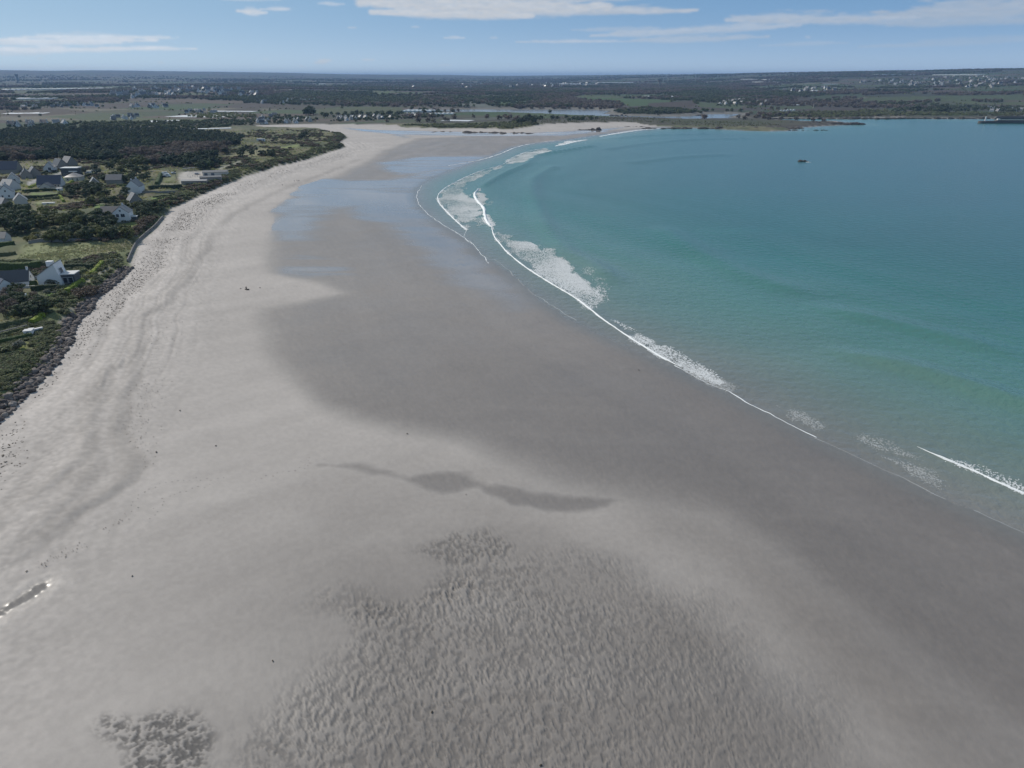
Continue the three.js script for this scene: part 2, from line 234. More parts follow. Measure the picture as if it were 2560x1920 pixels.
function landColor(x, z, l, r) {
  let c;
  const n1 = fbm(x * 0.03, z * 0.03, 4), n2 = fbm(x * 0.22 + 5, z * 0.22, 3);
  if (r < 1500) {
    c = mix3([0.062, 0.075, 0.030], [0.135, 0.125, 0.062], ss(0.36, 0.62, n1));
    c = mix3(c, [0.085, 0.066, 0.042], ss(0.55, 0.75, n2) * 0.7);
    c = mix3(c, [0.17, 0.165, 0.085], ss(0.6, 0.8, fbm(x * 0.06 + 11, z * 0.06, 3)) * 0.6);
    if (r < 520) c = mix3(c, [0.115, 0.14, 0.052], 0.6 * (1 - ss(0, 26, l)) + 0.2);
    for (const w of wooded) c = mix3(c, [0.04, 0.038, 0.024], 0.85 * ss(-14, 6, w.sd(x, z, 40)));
  } else {
    const p = parcel(x, z), t = Math.floor(p.id * parcels.length);
    c = parcels[t];
    const row = 0.93 + 0.14 * vn(p.u * 0.015 + p.id * 99, p.v * 0.09);
    const dim = row * 0.64; c = [c[0] * dim, c[1] * dim, c[2] * dim];
    c = mix3(c, [0.045, 0.05, 0.028], 1 - ss(2, 9, p.e));
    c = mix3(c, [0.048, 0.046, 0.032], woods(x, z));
    c = mix3([0.066, 0.062, 0.038], c, ss(25, 120, l + (n1 - 0.5) * 60));
    if (LAGOON.sd(x, z, 70) > -28) c = [0.17, 0.16, 0.14];
    const az = x / -z; if (az > 0.2 && l < 60 && r < 1900) c = mix3([0.055, 0.045, 0.034], c, ss(2, 46, l));
  }
  for (const f of fields) { const d = f.o.sd(x, z, 30); if (d > -f.soft) { const v = f.row ? 0.9 + 0.2 * vn(x * f.row[0], z * f.row[1]) : 0.82 + 0.36 * n2; c = mix3(c, [f.c[0] * v, f.c[1] * v, f.c[2] * v], ss(-f.soft, f.soft, d + (n2 - 0.5) * f.soft)); } }
  if (r < 420) { const q = path.near(x, z, 4); if (q) c = mix3([0.3, 0.27, 0.22], c, ss(0.35, 1.0, Math.abs(q.d))); }
  const v = (0.86 + 0.28 * n2) * (r > 1500 ? 0.86 : 1); return [c[0] * v, c[1] * v, c[2] * v];
}
const TRACKS = [[9, 0.4], [11.2, 0.4], [17, 0.8], [19.1, 0.8], [26, 1.1], [28.2, 1.1], [33, -0.7], [35.2, -0.7], [24, -1.2]];     // wheel tracks along the high beach, metres from its foot
function ground(x, z) {                                          // { y, colour } with the small relief
  const r = Math.hypot(x, z); let y = H(x, z); const s = lastSea, l = lastLand;
  let c;
  if (l < 6) {                                                    // sand
    const w = wetAndFalloff(x, z, s), fine = vn(x * 1.1, z * 1.1) - 0.5, mid = fbm(x * 0.11, z * 0.11, 3) - 0.5, wide = fbm(x * 0.013 + 3, z * 0.02, 3) - 0.5;
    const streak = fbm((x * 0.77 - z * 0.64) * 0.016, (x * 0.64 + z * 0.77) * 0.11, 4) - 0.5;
    c = w < 0.5 ? mix3(DRY, DAMP, w * 2) : mix3(DAMP, mix3(WET, WET_FALLOFF, ss(-330, -90, z + x * 0.4)), w * 2 - 1);  // wet tone darkens towards the camera, a light falloff put into the colour
    const along = x * 0.5 - z * 0.86, tideline = fbm(s * 0.11, along * 0.006, 4) - 0.5, up = clamp(-l, 0, 400), strand = r < 1100 ? fbm(up * 0.30, along * 0.014 + 7, 4) - 0.5 : 0;
    const high_ = 1 - ss(18, 62, up);
    let k = 1 + wide * 0.14 + streak * 0.22 * (1 - 0.7 * w) + mid * 0.07 * (1 - high_ * 0.7) + fine * 0.10 + (hash(Math.round(x * 7), Math.round(z * 7)) - 0.5) * 0.05 + tideline * 0.16 * ss(0.2, 0.8, w);
    // the high beach: steps the tides have cut, ridged and littered
    const high = (1 - ss(18, 62, up)) * (1 - w) * (r < 1100 ? 1 : 0);
    k *= 1 + high * 0.07;
    const dent = vn(x * 0.9 + 5, z * 0.9) - 0.5, rut = vn((x * 0.5 + z * 0.86) * 0.09, (-x * 0.86 + z * 0.5) * 0.9) - 0.5;
    y += high * (fine * 0.08 + mid * 0.04 + dent * 0.05 + strand * 0.26 + (vn(x * 2.3, z * 2.3) - 0.5) * 0.08);
    k *= 1 + high * ((vn(x * 0.7 + 9, z * 0.7) - 0.5) * 0.14 + fine * 0.22 + strand * 0.42);
    if (high > 0.02) { let t = 0; const wob = (fbm(along * 0.02, 3.3, 3) - 0.5) * 7; for (const [o, q] of TRACKS) { const e = Math.abs(up - o - wob * q); if (e < 1.2) t = Math.max(t, ss(0.8, 0.15, e) * ss(0.25, 0.5, vn(along * 0.012 + o, o * 3.1))); } t *= ss(-150, -230, z); k *= 1 - 0.15 * t; y -= 0.07 * t; }
    if (r < 420) y += (1 - high) * (fine * 0.018 + (vn(x * 0.45, z * 0.45) - 0.5) * 0.03 + streak * 0.1);
    if (r < 900) for (let i = 0; i < berms.length; i++) {
      const b = berms[i].near(x, z, 26); if (!b) continue;
      const q = b.d + (fbm(b.s * 0.06 + i * 40, b.d * 0.05, 4) - 0.5) * 6, a = (i ? 0.42 : 0.55) * ss(0.25, 0.6, vn(b.s * 0.014 + i * 9, 4.4) + 0.22) * ss(0, 40, b.s);
      y += a * (ss(0.8, -3.4, q) - ss(-3, -24, q)) * (Math.abs(b.d) < 26 ? 1 : 0);
      const face = ss(-7, -2, q) * (1 - ss(0, 1.6, q)) * a;
      c = mix3(c, BERM_FACE, Math.min(0.6, face * 0.75));  // darker tone along the seaward face of each berm
    }
    let pit = 0, deep = 0;
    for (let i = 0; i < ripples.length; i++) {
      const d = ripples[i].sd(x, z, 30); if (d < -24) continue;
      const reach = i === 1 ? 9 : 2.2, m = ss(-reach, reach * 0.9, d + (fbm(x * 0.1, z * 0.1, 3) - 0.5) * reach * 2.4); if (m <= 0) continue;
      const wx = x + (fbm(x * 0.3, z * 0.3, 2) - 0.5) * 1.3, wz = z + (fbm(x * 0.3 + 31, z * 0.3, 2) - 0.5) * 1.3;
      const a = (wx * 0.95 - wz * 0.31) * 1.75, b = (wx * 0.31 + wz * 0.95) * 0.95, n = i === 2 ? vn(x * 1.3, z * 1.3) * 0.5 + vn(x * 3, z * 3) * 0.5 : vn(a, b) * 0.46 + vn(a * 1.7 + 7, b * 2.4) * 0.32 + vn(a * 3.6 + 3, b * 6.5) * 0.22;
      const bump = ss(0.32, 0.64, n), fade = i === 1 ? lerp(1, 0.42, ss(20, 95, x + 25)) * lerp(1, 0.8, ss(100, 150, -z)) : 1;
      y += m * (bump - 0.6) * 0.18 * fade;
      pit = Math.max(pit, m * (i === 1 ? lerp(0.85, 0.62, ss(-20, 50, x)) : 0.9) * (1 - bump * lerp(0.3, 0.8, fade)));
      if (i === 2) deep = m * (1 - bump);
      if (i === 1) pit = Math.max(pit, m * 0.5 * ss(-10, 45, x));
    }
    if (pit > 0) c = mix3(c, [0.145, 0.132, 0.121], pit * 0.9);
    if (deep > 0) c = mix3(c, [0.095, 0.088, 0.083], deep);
    const g = gully.sd(x, z, 12); if (g > -11) { y -= 0.22 * ss(-2.2, 0.8, g); y += 0.14 * (vn(x * 1.7, z * 1.7) - 0.5) * ss(-7, -1, g) * (1 - ss(0, 1, g)); }
    for (const d of damp) { const e = d.sd(x, z, 16); if (e > -15) y -= 0.16 * ss(-2, 4, e); }
    if (w > 0.2 && r < 420) y += w * 0.045 * (vn((x * 0.95 - z * 0.31) * 2.1, (x * 0.31 + z * 0.95) * 0.95) - 0.5);
    if (w > 0.3 && r < 900) y += w * 0.05 * (vn((x * 0.8 - z * 0.6) * 0.75, (x * 0.6 + z * 0.8) * 0.3) - 0.5) * (1 - film(x, z));
    const f = w > 0.2 || r > 750 ? film(x, z) : 0; if (f > 0) c = mix3(c, [0.25, 0.235, 0.225], f * 0.8);  // base lightened under the water to stand in for brighter reflected sky
    if (s > -30) c = mix3(c, [0.16, 0.16, 0.145], ss(-12, 4, s));
    // far flats: warm ribbed sand
    if (r > 600 && w > 0.3) { const q = ss(0.45, 0.65, vn(x * 0.13, z * 0.035)) * (1 - f); c = mix3(c, [0.30, 0.262, 0.235], q * 0.5 * ss(600, 900, r)); }
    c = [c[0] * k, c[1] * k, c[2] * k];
  }
  if (l > -1.5) {
    const lc = landColor(x, z, l, r), t = ss(-1.2, 2.2, l + (vn(x * 0.4, z * 0.4) - 0.5) * 2.4);
    c = c ? mix3(c, lc, t) : lc;
    if (r < 1400) y += ss(1, 5, l) * (vn(x * 0.5, z * 0.5) - 0.5) * 0.5;
  }
  return { y, c };
}
// rings of vertices round the middle of the scene, finer nearby
function sheet(point, { azStep, dr, keep, rest = true, rMax = 34000, rMin = 8 }) {
  const az = []; for (let a = -58; a <= 58; a += azStep) az.push(a); if (rest) for (let a = 62; a < 301; a += 4) az.push(a);
  const rs = [rMin]; while (rs[rs.length - 1] < rMax) { const r = rs[rs.length - 1]; rs.push(r + (r < 45 ? 9 : Math.min(dr * (r * r + 8100) / 61380, 0.0125 * r))); }
  const na = az.length, nr = rs.length, closed = rest ? na : na - 1, pos = new Float32Array(na * nr * 3), col = new Float32Array(na * nr * 3), uv = new Float32Array(na * nr * 2), ok = new Uint8Array(na * nr);
  for (let j = 0; j < nr; j++) for (let i = 0; i < na; i++) {
    const a = rad(az[i]), x = Math.sin(a) * rs[j], z = -Math.cos(a) * rs[j], k = j * na + i;
    if (keep && !keep(x, z)) { pos[k * 3] = x; pos[k * 3 + 1] = -3; pos[k * 3 + 2] = z; continue; }
    ok[k] = 1; const p = point(x, z);
    pos[k * 3] = x; pos[k * 3 + 1] = p.y; pos[k * 3 + 2] = z; col.set(p.c, k * 3);
    uv[k * 2] = (x + 500) / 1200; uv[k * 2 + 1] = (z + 1450) / 1600;
  }
  const index = [];
  for (let j = 0; j < nr - 1; j++) for (let i = 0; i < closed; i++) { const a = j * na + i, b = j * na + (i + 1) % na, c = a + na, d = b + na; if (ok[a] && ok[b] && ok[c]) index.push(a, b, c); if (ok[b] && ok[c] && ok[d]) index.push(b, d, c); }
  // keep only the vertices that are used
  const map = new Int32Array(na * nr).fill(-1); let n = 0; const idx = new Uint32Array(index.length);
  for (let k = 0; k < index.length; k++) { if (map[index[k]] < 0) map[index[k]] = n++; idx[k] = map[index[k]]; }
  const P = new Float32Array(n * 3), C = new Float32Array(n * 3), U = new Float32Array(n * 2);
  for (let k = 0; k < map.length; k++) if (map[k] >= 0) { P.set(pos.subarray(k * 3, k * 3 + 3), map[k] * 3); C.set(col.subarray(k * 3, k * 3 + 3), map[k] * 3); U.set(uv.subarray(k * 2, k * 2 + 2), map[k] * 2); }
  const g = new THREE.BufferGeometry(); g.setAttribute('position', new THREE.BufferAttribute(P, 3)); g.setAttribute('color', new THREE.BufferAttribute(C, 3)); g.setAttribute('uv', new THREE.BufferAttribute(U, 2)); g.setIndex(new THREE.BufferAttribute(idx, 1)); g.computeVertexNormals(); return g;
}
// ---------------------------------------------------------------- traced fields, lawns and yards
const F = (list, c, soft = 2, row) => fields.push({ o: onLand(list), c, soft, row });
F([[20, 662], [60, 612], [200, 612], [345, 592], [352, 598], [330, 625], [300, 635], [230, 640], [120, 660]], [0.20, 0.215, 0.10], 3);
F([[200, 628], [300, 606], [345, 596], [320, 622], [260, 634]], [0.22, 0.19, 0.11], 5);
F([[74, 489], [148, 485], [148, 481], [80, 482]], [0.12, 0.16, 0.045], 1); F([[86, 510], [132, 509], [132, 505], [90, 505]], [0.2, 0.22, 0.09], 1); F([[376, 493], [430, 487], [432, 497], [400, 504], [382, 503]], [0.11, 0.17, 0.03], 1);
F([[304, 560], [350, 554], [348, 566], [318, 572], [304, 572]], [0.14, 0.17, 0.04], 1); F([[235, 512], [262, 510], [258, 524], [238, 522]], [0.11, 0.17, 0.04], 1); F([[64, 742], [106, 742], [104, 752], [62, 751]], [0.075, 0.16, 0.015], 1); F([[118, 732], [142, 728], [138, 744], [118, 748]], [0.07, 0.15, 0.015], 1);
F([[34, 881], [72, 852], [66, 866], [56, 880]], [0.15, 0.17, 0.04], 1); F([[150, 452], [168, 434], [172, 450], [158, 458]], [0.13, 0.17, 0.04], 1); F([[76, 706], [92, 702], [96, 712], [82, 716]], [0.2, 0.2, 0.08], 1);
F([[445, 434], [556, 424], [552, 440], [520, 453], [452, 461]], [0.4, 0.37, 0.33], 2); F([[400, 456], [448, 462], [446, 470], [402, 466]], [0.2, 0.19, 0.12], 2); F([[404, 444], [440, 434], [438, 448], [408, 456]], [0.14, 0.15, 0.07], 2);
F([[66, 459], [110, 444], [160, 428], [158, 432], [112, 448], [72, 463]], [0.34, 0.33, 0.32], 1); F([[545, 421], [575, 411], [600, 402], [602, 404], [578, 414], [550, 424]], [0.26, 0.25, 0.2], 1.5);
F([[585, 390], [640, 370], [690, 372], [640, 392]], [0.19, 0.18, 0.09], 8); F([[700, 368], [748, 360], [745, 366], [705, 374]], [0.16, 0.19, 0.06], 4);
// further off: fields that stand out between the woods and the villages
F([[845, 309], [1000, 302], [1005, 305], [870, 311]], [0.034, 0.068, 0.015], 3); F([[1030, 312], [1245, 303], [1240, 309], [1100, 315]], [0.063, 0.073, 0.024], 3); F([[1150, 297], [1270, 291], [1270, 297], [1180, 301]], [0.078, 0.084, 0.061], 3); F([[870, 300], [1120, 297], [1110, 303], [1005, 306]], [0.048, 0.060, 0.022], 3);
F([[780, 272], [1000, 268], [1015, 280], [800, 286]], [0.056, 0.068, 0.023], 4); F([[640, 270], [770, 262], [860, 266], [760, 276]], [0.046, 0.041, 0.025], 4); F([[1140, 262], [1180, 251], [1240, 268], [1200, 271]], [0.100, 0.111, 0.090], 4); F([[1210, 248], [1280, 242], [1340, 243], [1330, 256], [1250, 264]], [0.041, 0.079, 0.015], 4);
F([[1425, 242], [1560, 246], [1660, 249], [1590, 262], [1480, 254]], [0.039, 0.081, 0.014], 4); F([[1555, 250], [1680, 250], [1670, 262], [1570, 266]], [0.041, 0.081, 0.018], 4); F([[1620, 258], [1735, 252], [1745, 266], [1625, 270]], [0.045, 0.030, 0.019], 3); F([[1735, 254], [1860, 262], [1850, 272], [1750, 268]], [0.048, 0.070, 0.022], 3);
F([[1950, 246], [2010, 241], [2100, 236], [2118, 249], [2000, 253]], [0.038, 0.030, 0.017], 4); F([[2000, 240], [2150, 232], [2165, 243], [2060, 247]], [0.030, 0.049, 0.015], 4); F([[2160, 244], [2300, 240], [2400, 252], [2260, 256], [2150, 256]], [0.051, 0.070, 0.020], 4); F([[2310, 240], [2560, 236], [2560, 250], [2420, 254]], [0.048, 0.070, 0.022], 4); F([[1925, 268], [2030, 264], [2040, 272], [1930, 274]], [0.044, 0.063, 0.022], 3); F([[2120, 248], [2165, 243], [2150, 252], [2118, 252]], [0.130, 0.127, 0.076], 3);
F([[0, 278], [120, 268], [240, 280], [100, 290], [0, 292]], [0.050, 0.036, 0.021], 4); F([[100, 292], [260, 282], [420, 288], [240, 300]], [0.044, 0.068, 0.020], 4); F([[330, 280], [470, 278], [440, 290], [360, 290]], [0.032, 0.055, 0.015], 4); F([[360, 262], [520, 258], [600, 262], [480, 268]], [0.034, 0.060, 0.018], 5); F([[560, 274], [640, 268], [660, 276], [600, 284]], [0.045, 0.036, 0.023], 4); F([[945, 232], [975, 228], [972, 236], [950, 238]], [0.058, 0.093, 0.022], 5);
F([[0, 250], [150, 244], [180, 252], [40, 258]], [0.034, 0.055, 0.018], 6); F([[20, 228], [140, 222], [170, 228], [40, 234]], [0.044, 0.060, 0.022], 7);

// how wet the sand is, painted near falloff included, as gloss
const gloss = (() => {
  const n = 1500, d = new Uint8Array(n * n * 4);
  for (let j = 0; j < n; j++) for (let i = 0; i < n; i++) {
    const x = (i + 0.5) / n * 1200 - 500, z = (j + 0.5) / n * 1600 - 1450, k = (j * n + i) * 4; let v = 0.95;
    if (i > 2 && j > 2 && i < n - 3 && j < n - 3 && -z > Math.abs(x) * 0.4 - 200) {
      const l = LAND.sd(x, z);
      if (l < 1) {
        const s = SEA.sd(x, z), w = wetAndFalloff(x, z, s), f = w > 0.2 || z < -700 ? film(x, z) : 0;
        v = lerp(0.9, 0.46, w) + 0.14 * (fbm(x * 0.05, z * 0.05, 3) - 0.5);
        v -= 0.22 * ss(0.5, 0.75, fbm(x * 0.03 + 8, z * 0.06, 3)) * (1 - w) * ss(25, 70, -l) * ss(-190, -120, z);
        v = lerp(v, 0.06 + 0.2 * ss(0.45, 0.75, fbm(x * 0.02, z * 0.09, 3)), f);
        v = lerp(v, 0.3, ss(-10, 2, s));
        const g = gully.sd(x, z, 30); if (g > -29) v = lerp(lerp(v, 0.7, ss(-5, -1, g)), 0.14, ss(-0.6, 0.6, g));
        v = lerp(v, 0.74, ss(-9, 0, ripples[2].sd(x, z, 30)));
        v = lerp(0.95, v, ss(0, -3, l));
      }
    }
    d[k] = d[k + 1] = d[k + 2] = clamp(v, 0.05, 1) * 255; d[k + 3] = 255;
  }
  const t = new THREE.DataTexture(d, n, n, THREE.RGBAFormat); t.magFilter = THREE.LinearFilter; t.needsUpdate = true; return t;
})();
const groundM = new THREE.MeshStandardMaterial({ vertexColors: true, roughness: 1, roughnessMap: gloss });
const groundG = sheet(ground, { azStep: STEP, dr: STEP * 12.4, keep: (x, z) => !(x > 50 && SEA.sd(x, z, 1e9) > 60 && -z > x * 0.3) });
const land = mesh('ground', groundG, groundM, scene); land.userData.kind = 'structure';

// ---------------------------------------------------------------- the sea
const swells = [[[1199, 472], [1259, 436], [1316, 411], [1348, 389], [1408, 377], [1500, 362]], [[1395, 412], [1340, 445], [1330, 478], [1342, 515], [1358, 553], [1380, 591], [1427, 635], [1475, 658], [1560, 720]], [[2020, 862], [2140, 888], [2250, 912], [2361, 944], [2560, 1008], [2900, 1110]], [[1990, 755], [2200, 800], [2400, 850], [2620, 905]], [[1640, 560], [1760, 640], [1900, 700], [2100, 752]], [[1229, 567], [1269, 632], [1316, 670], [1380, 711], [1443, 749], [1506, 798], [1600, 862], [1700, 915]], [[2230, 1092], [2293, 1116], [2361, 1149], [2439, 1180], [2497, 1207], [2620, 1256]], [[1480, 352], [1620, 338], [1800, 334]], [[1500, 375], [1700, 350], [1900, 345]], [[1560, 410], [1700, 392], [1850, 385]]].map((l, i) => ({ c: new Course(smooth(px(l, 0.2), 40)), a: [1.8, 2.0, 1.9, 1.7, 1.8, 0.4, 0.5, 1.1, 1.0, 1.0][i], w: [4, 7, 6, 8, 10, 4, 3, 8, 10, 12][i] }));
function seaTop(x, z, s) {
  const r = Math.hypot(x, z); let y = 0.03 + 0.05 * ss(0, 20, s);
  if (r < 2200) for (const w of swells) { const q = w.c.near(x, z, w.w * 3.5); if (!q) continue; const e = ss(0, 30, q.s) * ss(0, 30, w.c.total - q.s); const k = q.d / w.w; y += w.a * e * Math.exp(-k * k); }
  const on = ss(5, 60, s);
  y += on * 0.4 * (1 - ss(90, 260, s)) * Math.sin(s * 0.14 + fbm(x * 0.006, z * 0.006, 3) * 9) * (0.4 + vn(x * 0.01, z * 0.01)) * (1 - ss(500, 1500, r));
  y += ss(0, 12, s) * 0.16 * (fbm(x * 0.22, z * 0.35, 3) - 0.5) * (1 - ss(250, 700, r));
  return y;
}
const seaColor = [[-3, [0.19, 0.178, 0.162]], [3, [0.172, 0.185, 0.162]], [9, [0.148, 0.186, 0.160]], [22, [0.110, 0.188, 0.156]], [45, [0.066, 0.175, 0.145]], [90, [0.024, 0.138, 0.113]], [170, [0.008, 0.105, 0.088]], [420, [0.012, 0.101, 0.097]], [1200, [0.024, 0.100, 0.118]]];
function water(x, z) {
  const s = SEA.sd(x, z), r = Math.hypot(x, z);
  let q = s + (fbm(x * 0.009, z * 0.009, 4) - 0.5) * Math.min(150, 10 + s * 0.55);
  q *= lerp(0.62, 1.25, ss(250, 700, r)); 
  let i = 1; while (i < seaColor.length - 1 && seaColor[i][0] < q) i++;
  const a = seaColor[i - 1], b = seaColor[i]; let c = mix3(a[1], b[1], clamp((q - a[0]) / (b[0] - a[0]), 0, 1));
  const v = 0.9 + 0.2 * fbm(x * 0.02, z * 0.05, 3); c = [c[0] * v, c[1] * v, c[2] * v];
  return { y: seaTop(x, z, s), c };
}
const chop = tile(512, (u, v) => wrapNoise(u, v, 10, 4)); chop.repeat.set(1200 / 22, 1600 / 22);
const seaM = new THREE.MeshStandardMaterial({ vertexColors: true, roughness: 0.22, bumpMap: chop, bumpScale: 0.32 });
const sea = mesh('sea', sheet(water, { azStep: STEP * 1.3, dr: STEP * 14, keep: (x, z) => SEA.sd(x, z, 1e9) > -4, rest: true, rMax: 8000 }), seaM, scene); sea.userData.kind = 'structure';
{
  const shape = new THREE.Shape(); for (let i = 0; i < LAGOON.n; i++) { const cx = LAGOON.x[i], cz = -LAGOON.z[i]; if (i) shape.lineTo(cx, cz); else shape.moveTo(cx, cz); }
  const g = new THREE.ShapeGeometry(shape); g.rotateX(-Math.PI / 2);
  const m = mesh('lagoon_water', g, new THREE.MeshStandardMaterial({ color: rgb(0.16, 0.17, 0.17), roughness: 0.2 }), scene); m.position.y = 0.15; m.userData.kind = 'structure';
}

// ---------------------------------------------------------------- breaking waves and the foam they leave
const foamM = std(0.8, 0.82, 0.82, 0.8, { side: THREE.DoubleSide }), thinFoamM = std(0.8, 0.82, 0.82, 0.8, { side: THREE.DoubleSide, transparent: true, opacity: 0.78 }), faintFoamM = std(0.7, 0.71, 0.7, 0.8, { side: THREE.DoubleSide, transparent: true, opacity: 0.38 });
function quads(list) {                                           // [[x, y, z] x 4] -> geometry
  const p = new Float32Array(list.length * 18); let k = 0;
  for (const [a, b, c, d] of list) for (const v of [a, b, c, a, c, d]) { p[k++] = v[0]; p[k++] = v[1]; p[k++] = v[2]; }
  const g = new THREE.BufferGeometry(); g.setAttribute('position', new THREE.BufferAttribute(p, 3)); g.computeVertexNormals(); return g;
}
function lace(outline, front, { step = 0.27, solid = 3, thin = 30, amount = 0.55, size = 4.2, stretch = 1, lift = 0.06, rear }) {
  const list = [], up = (x, z) => seaTop(x, z, SEA.sd(x, z)) + lift;
  for (let x = outline.x0 - 6; x < outline.x1 + 6; x += step) for (let z = outline.z0 - 8; z < outline.z1 + 8; z += step * stretch) {
    const rag = (fbm(x * 0.13, z * 0.08, 4) - 0.5) * 18, d = outline.sd(x, z, 20) + Math.min(rag, 2.5); if (d < -0.5) continue;
    const q = front ? Math.abs(front.near(x, z)?.d ?? 50) : 50;
    const edge = ss(-1, 3.2, d), open_ = fbm(x * 0.06 + 3, z * 0.035, 3), back = rear ? lerp(rear[0], rear[1], ss(solid, thin, q)) : 1;
    const dens = Math.max(amount * back * (0.62 + 0.76 * ss(0.3, 0.7, open_)) * edge, q < solid ? 0.95 - q / solid * 0.5 : 0);
    if (0.72 * ss(0.26, 0.74, fbm(x * size, z * size * 0.55, 3)) + 0.28 * rnd() > dens) continue;
    const j = () => (rnd() - 0.5) * step * 0.7, y = up(x, z), w = step * 0.62, h = w * stretch;
    list.push([[x - w + j(), y, z - h + j()], [x - w + j(), y + 0.01, z + h + j()], [x + w + j(), y + 0.05 * rnd(), z + h + j()], [x + w + j(), y, z - h + j()]]);
  }
  return quads(list);
}
function roll(course, width, height, s0 = 0, s1 = course.total) { // a tumbling front: a ragged low ridge along the line
  const pos = [], idx = [], n = Math.ceil((s1 - s0) / 0.9), m = 7;
  for (let i = 0; i <= n; i++) {
    const s = lerp(s0, s1, i / n), p = course.at(s), e = Math.min(1, Math.min(i, n - i) / 8), w = width * (0.6 + 0.8 * vn(s * 0.13, 3)) * (0.25 + 0.75 * e), h = height * e * (0.6 + 0.8 * vn(s * 0.3, 8)) + 0.05;
    for (let k = 0; k < m; k++) { const t = k / (m - 1), o = (t - 0.3) * w + (vn(s * 0.6, k * 3) - 0.5) * 0.3 * w, x = p.x - p.dz * o, z = p.z + p.dx * o; pos.push(x, Math.max(0, seaTop(x, z, SEA.sd(x, z))) + 0.04 + h * Math.sin(Math.PI * Math.pow(t, 0.7)) * (0.8 + 0.4 * vn(s * 0.9, k)), z); }
    if (i) for (let k = 0; k < m - 1; k++) { const a = (i - 1) * m + k; idx.push(a, a + 1, a + m, a + 1, a + m + 1, a + m); }
  }
  const g = new THREE.BufferGeometry(); g.setAttribute('position', new THREE.Float32BufferAttribute(pos, 3)); g.setIndex(idx); g.computeVertexNormals(); return g.toNonIndexed();
}
const line = (l) => new Course(smooth(px(l, 0.2), l.length * 5));
function breaker(label, front, trails, [w, h]) {
  const f = line(front), t = thing('breaking_wave', label, 'wave', [0, 0, 0]);
  mesh('foam_front', roll(f, w, h), foamM, t);
  for (const [area, o] of trails) { const s = mesh('foam_trail', lace(new Outline(px(area, 0.2)), f, o), thinFoamM, t); s.userData.kind = 'stuff'; }
  return t;
}
breaker('long foaming breaker running down the middle of the shoreline towards the camera',
  [[1229, 567], [1237, 593], [1252, 612], [1269, 632], [1316, 670], [1380, 711], [1443, 749], [1506, 798], [1570, 842], [1640, 884], [1700, 915]],
  [[[[1229, 567], [1237, 593], [1269, 632], [1316, 670], [1380, 711], [1443, 749], [1506, 798], [1570, 842], [1640, 884], [1700, 915], [1794, 955], [1770, 930], [1713, 893], [1640, 852], [1580, 812], [1535, 788], [1513, 770], [1503, 745], [1478, 708], [1448, 688], [1424, 665], [1386, 629], [1348, 614], [1285, 596], [1242, 576]], { amount: 0.66, solid: 1.2, thin: 16, rear: [0.7, 1.05] }],
   [[[1440, 660], [1480, 676], [1530, 735], [1540, 775], [1515, 770], [1500, 735], [1470, 695]], { amount: 0.2, solid: 0, thin: 1 }]], [0.75, 0.2]);
breaker('spent breaker spreading a wide white foam sheet in the crook of the bay',
  [[1364, 370], [1330, 376], [1304, 384], [1275, 398], [1255, 412], [1202, 427], [1152, 449], [1111, 472], [1096, 488], [1098, 506], [1114, 525], [1142, 553], [1168, 575]],
  [[[[1364, 370], [1304, 384], [1275, 398], [1255, 412], [1316, 404], [1377, 377]], { step: 0.45, amount: 0.66, solid: 3, thin: 30 }],
   [[[1255, 412], [1202, 427], [1152, 449], [1111, 472], [1096, 488], [1098, 506], [1114, 525], [1142, 553], [1168, 575], [1178, 566], [1183, 550], [1212, 528], [1208, 512], [1192, 500], [1168, 484], [1162, 469], [1178, 456], [1221, 435], [1250, 420]], { step: 0.36, amount: 0.55, solid: 1.5, thin: 20, rear: [0.8, 1.1] }],
   [[[1180, 560], [1205, 540], [1212, 560], [1190, 580]], { amount: 0.25, solid: 0, thin: 1 }]], [0.9, 0.2]);
breaker('short steep breaker curling white between the two wide foam sheets',
  [[1199, 472], [1188, 484], [1190, 496], [1202, 511], [1211, 522], [1213, 537], [1218, 553], [1229, 567]],
  [[[[1199, 472], [1188, 484], [1190, 496], [1202, 511], [1210, 510], [1216, 500], [1209, 488]], { amount: 0.85, solid: 3, thin: 20 }], [[[1213, 537], [1218, 553], [1229, 567], [1232, 560], [1222, 548]], { step: 0.6, amount: 0.9, solid: 4, thin: 20 }], [[[1211, 508], [1232, 504], [1226, 514], [1212, 518]], { amount: 0.35, solid: 0, thin: 1 }]], [1.8, 0.7]);
breaker('thin white breaker at the right edge of the picture near the sand',
  [[2293, 1116], [2330, 1134], [2361, 1148], [2400, 1164], [2439, 1180], [2497, 1207], [2560, 1232], [2640, 1262]],
  [[[[2380, 1154], [2439, 1178], [2497, 1204], [2570, 1232], [2560, 1218], [2497, 1190], [2440, 1165]], { step: 0.2, amount: 0.5, solid: 0.6, thin: 3 }]], [0.5, 0.25]);
breaker('small far breaker white along the sand below the rocks',
  [[1470, 349], [1440, 354], [1411, 361], [1388, 365]], [[[[1470, 349], [1440, 354], [1395, 364], [1400, 358], [1420, 352]], { step: 1.2, amount: 0.7, solid: 5, thin: 30 }]], [4, 0.3]);
breaker('furthest breaker, a white streak off the beach under the rocky spit',
  [[1655, 321], [1600, 325], [1550, 332], [1500, 341]], [[[[1655, 321], [1600, 325], [1530, 336], [1560, 330], [1610, 323]], { step: 1.6, amount: 0.6, solid: 6, thin: 30 }]], [5, 0.3]);
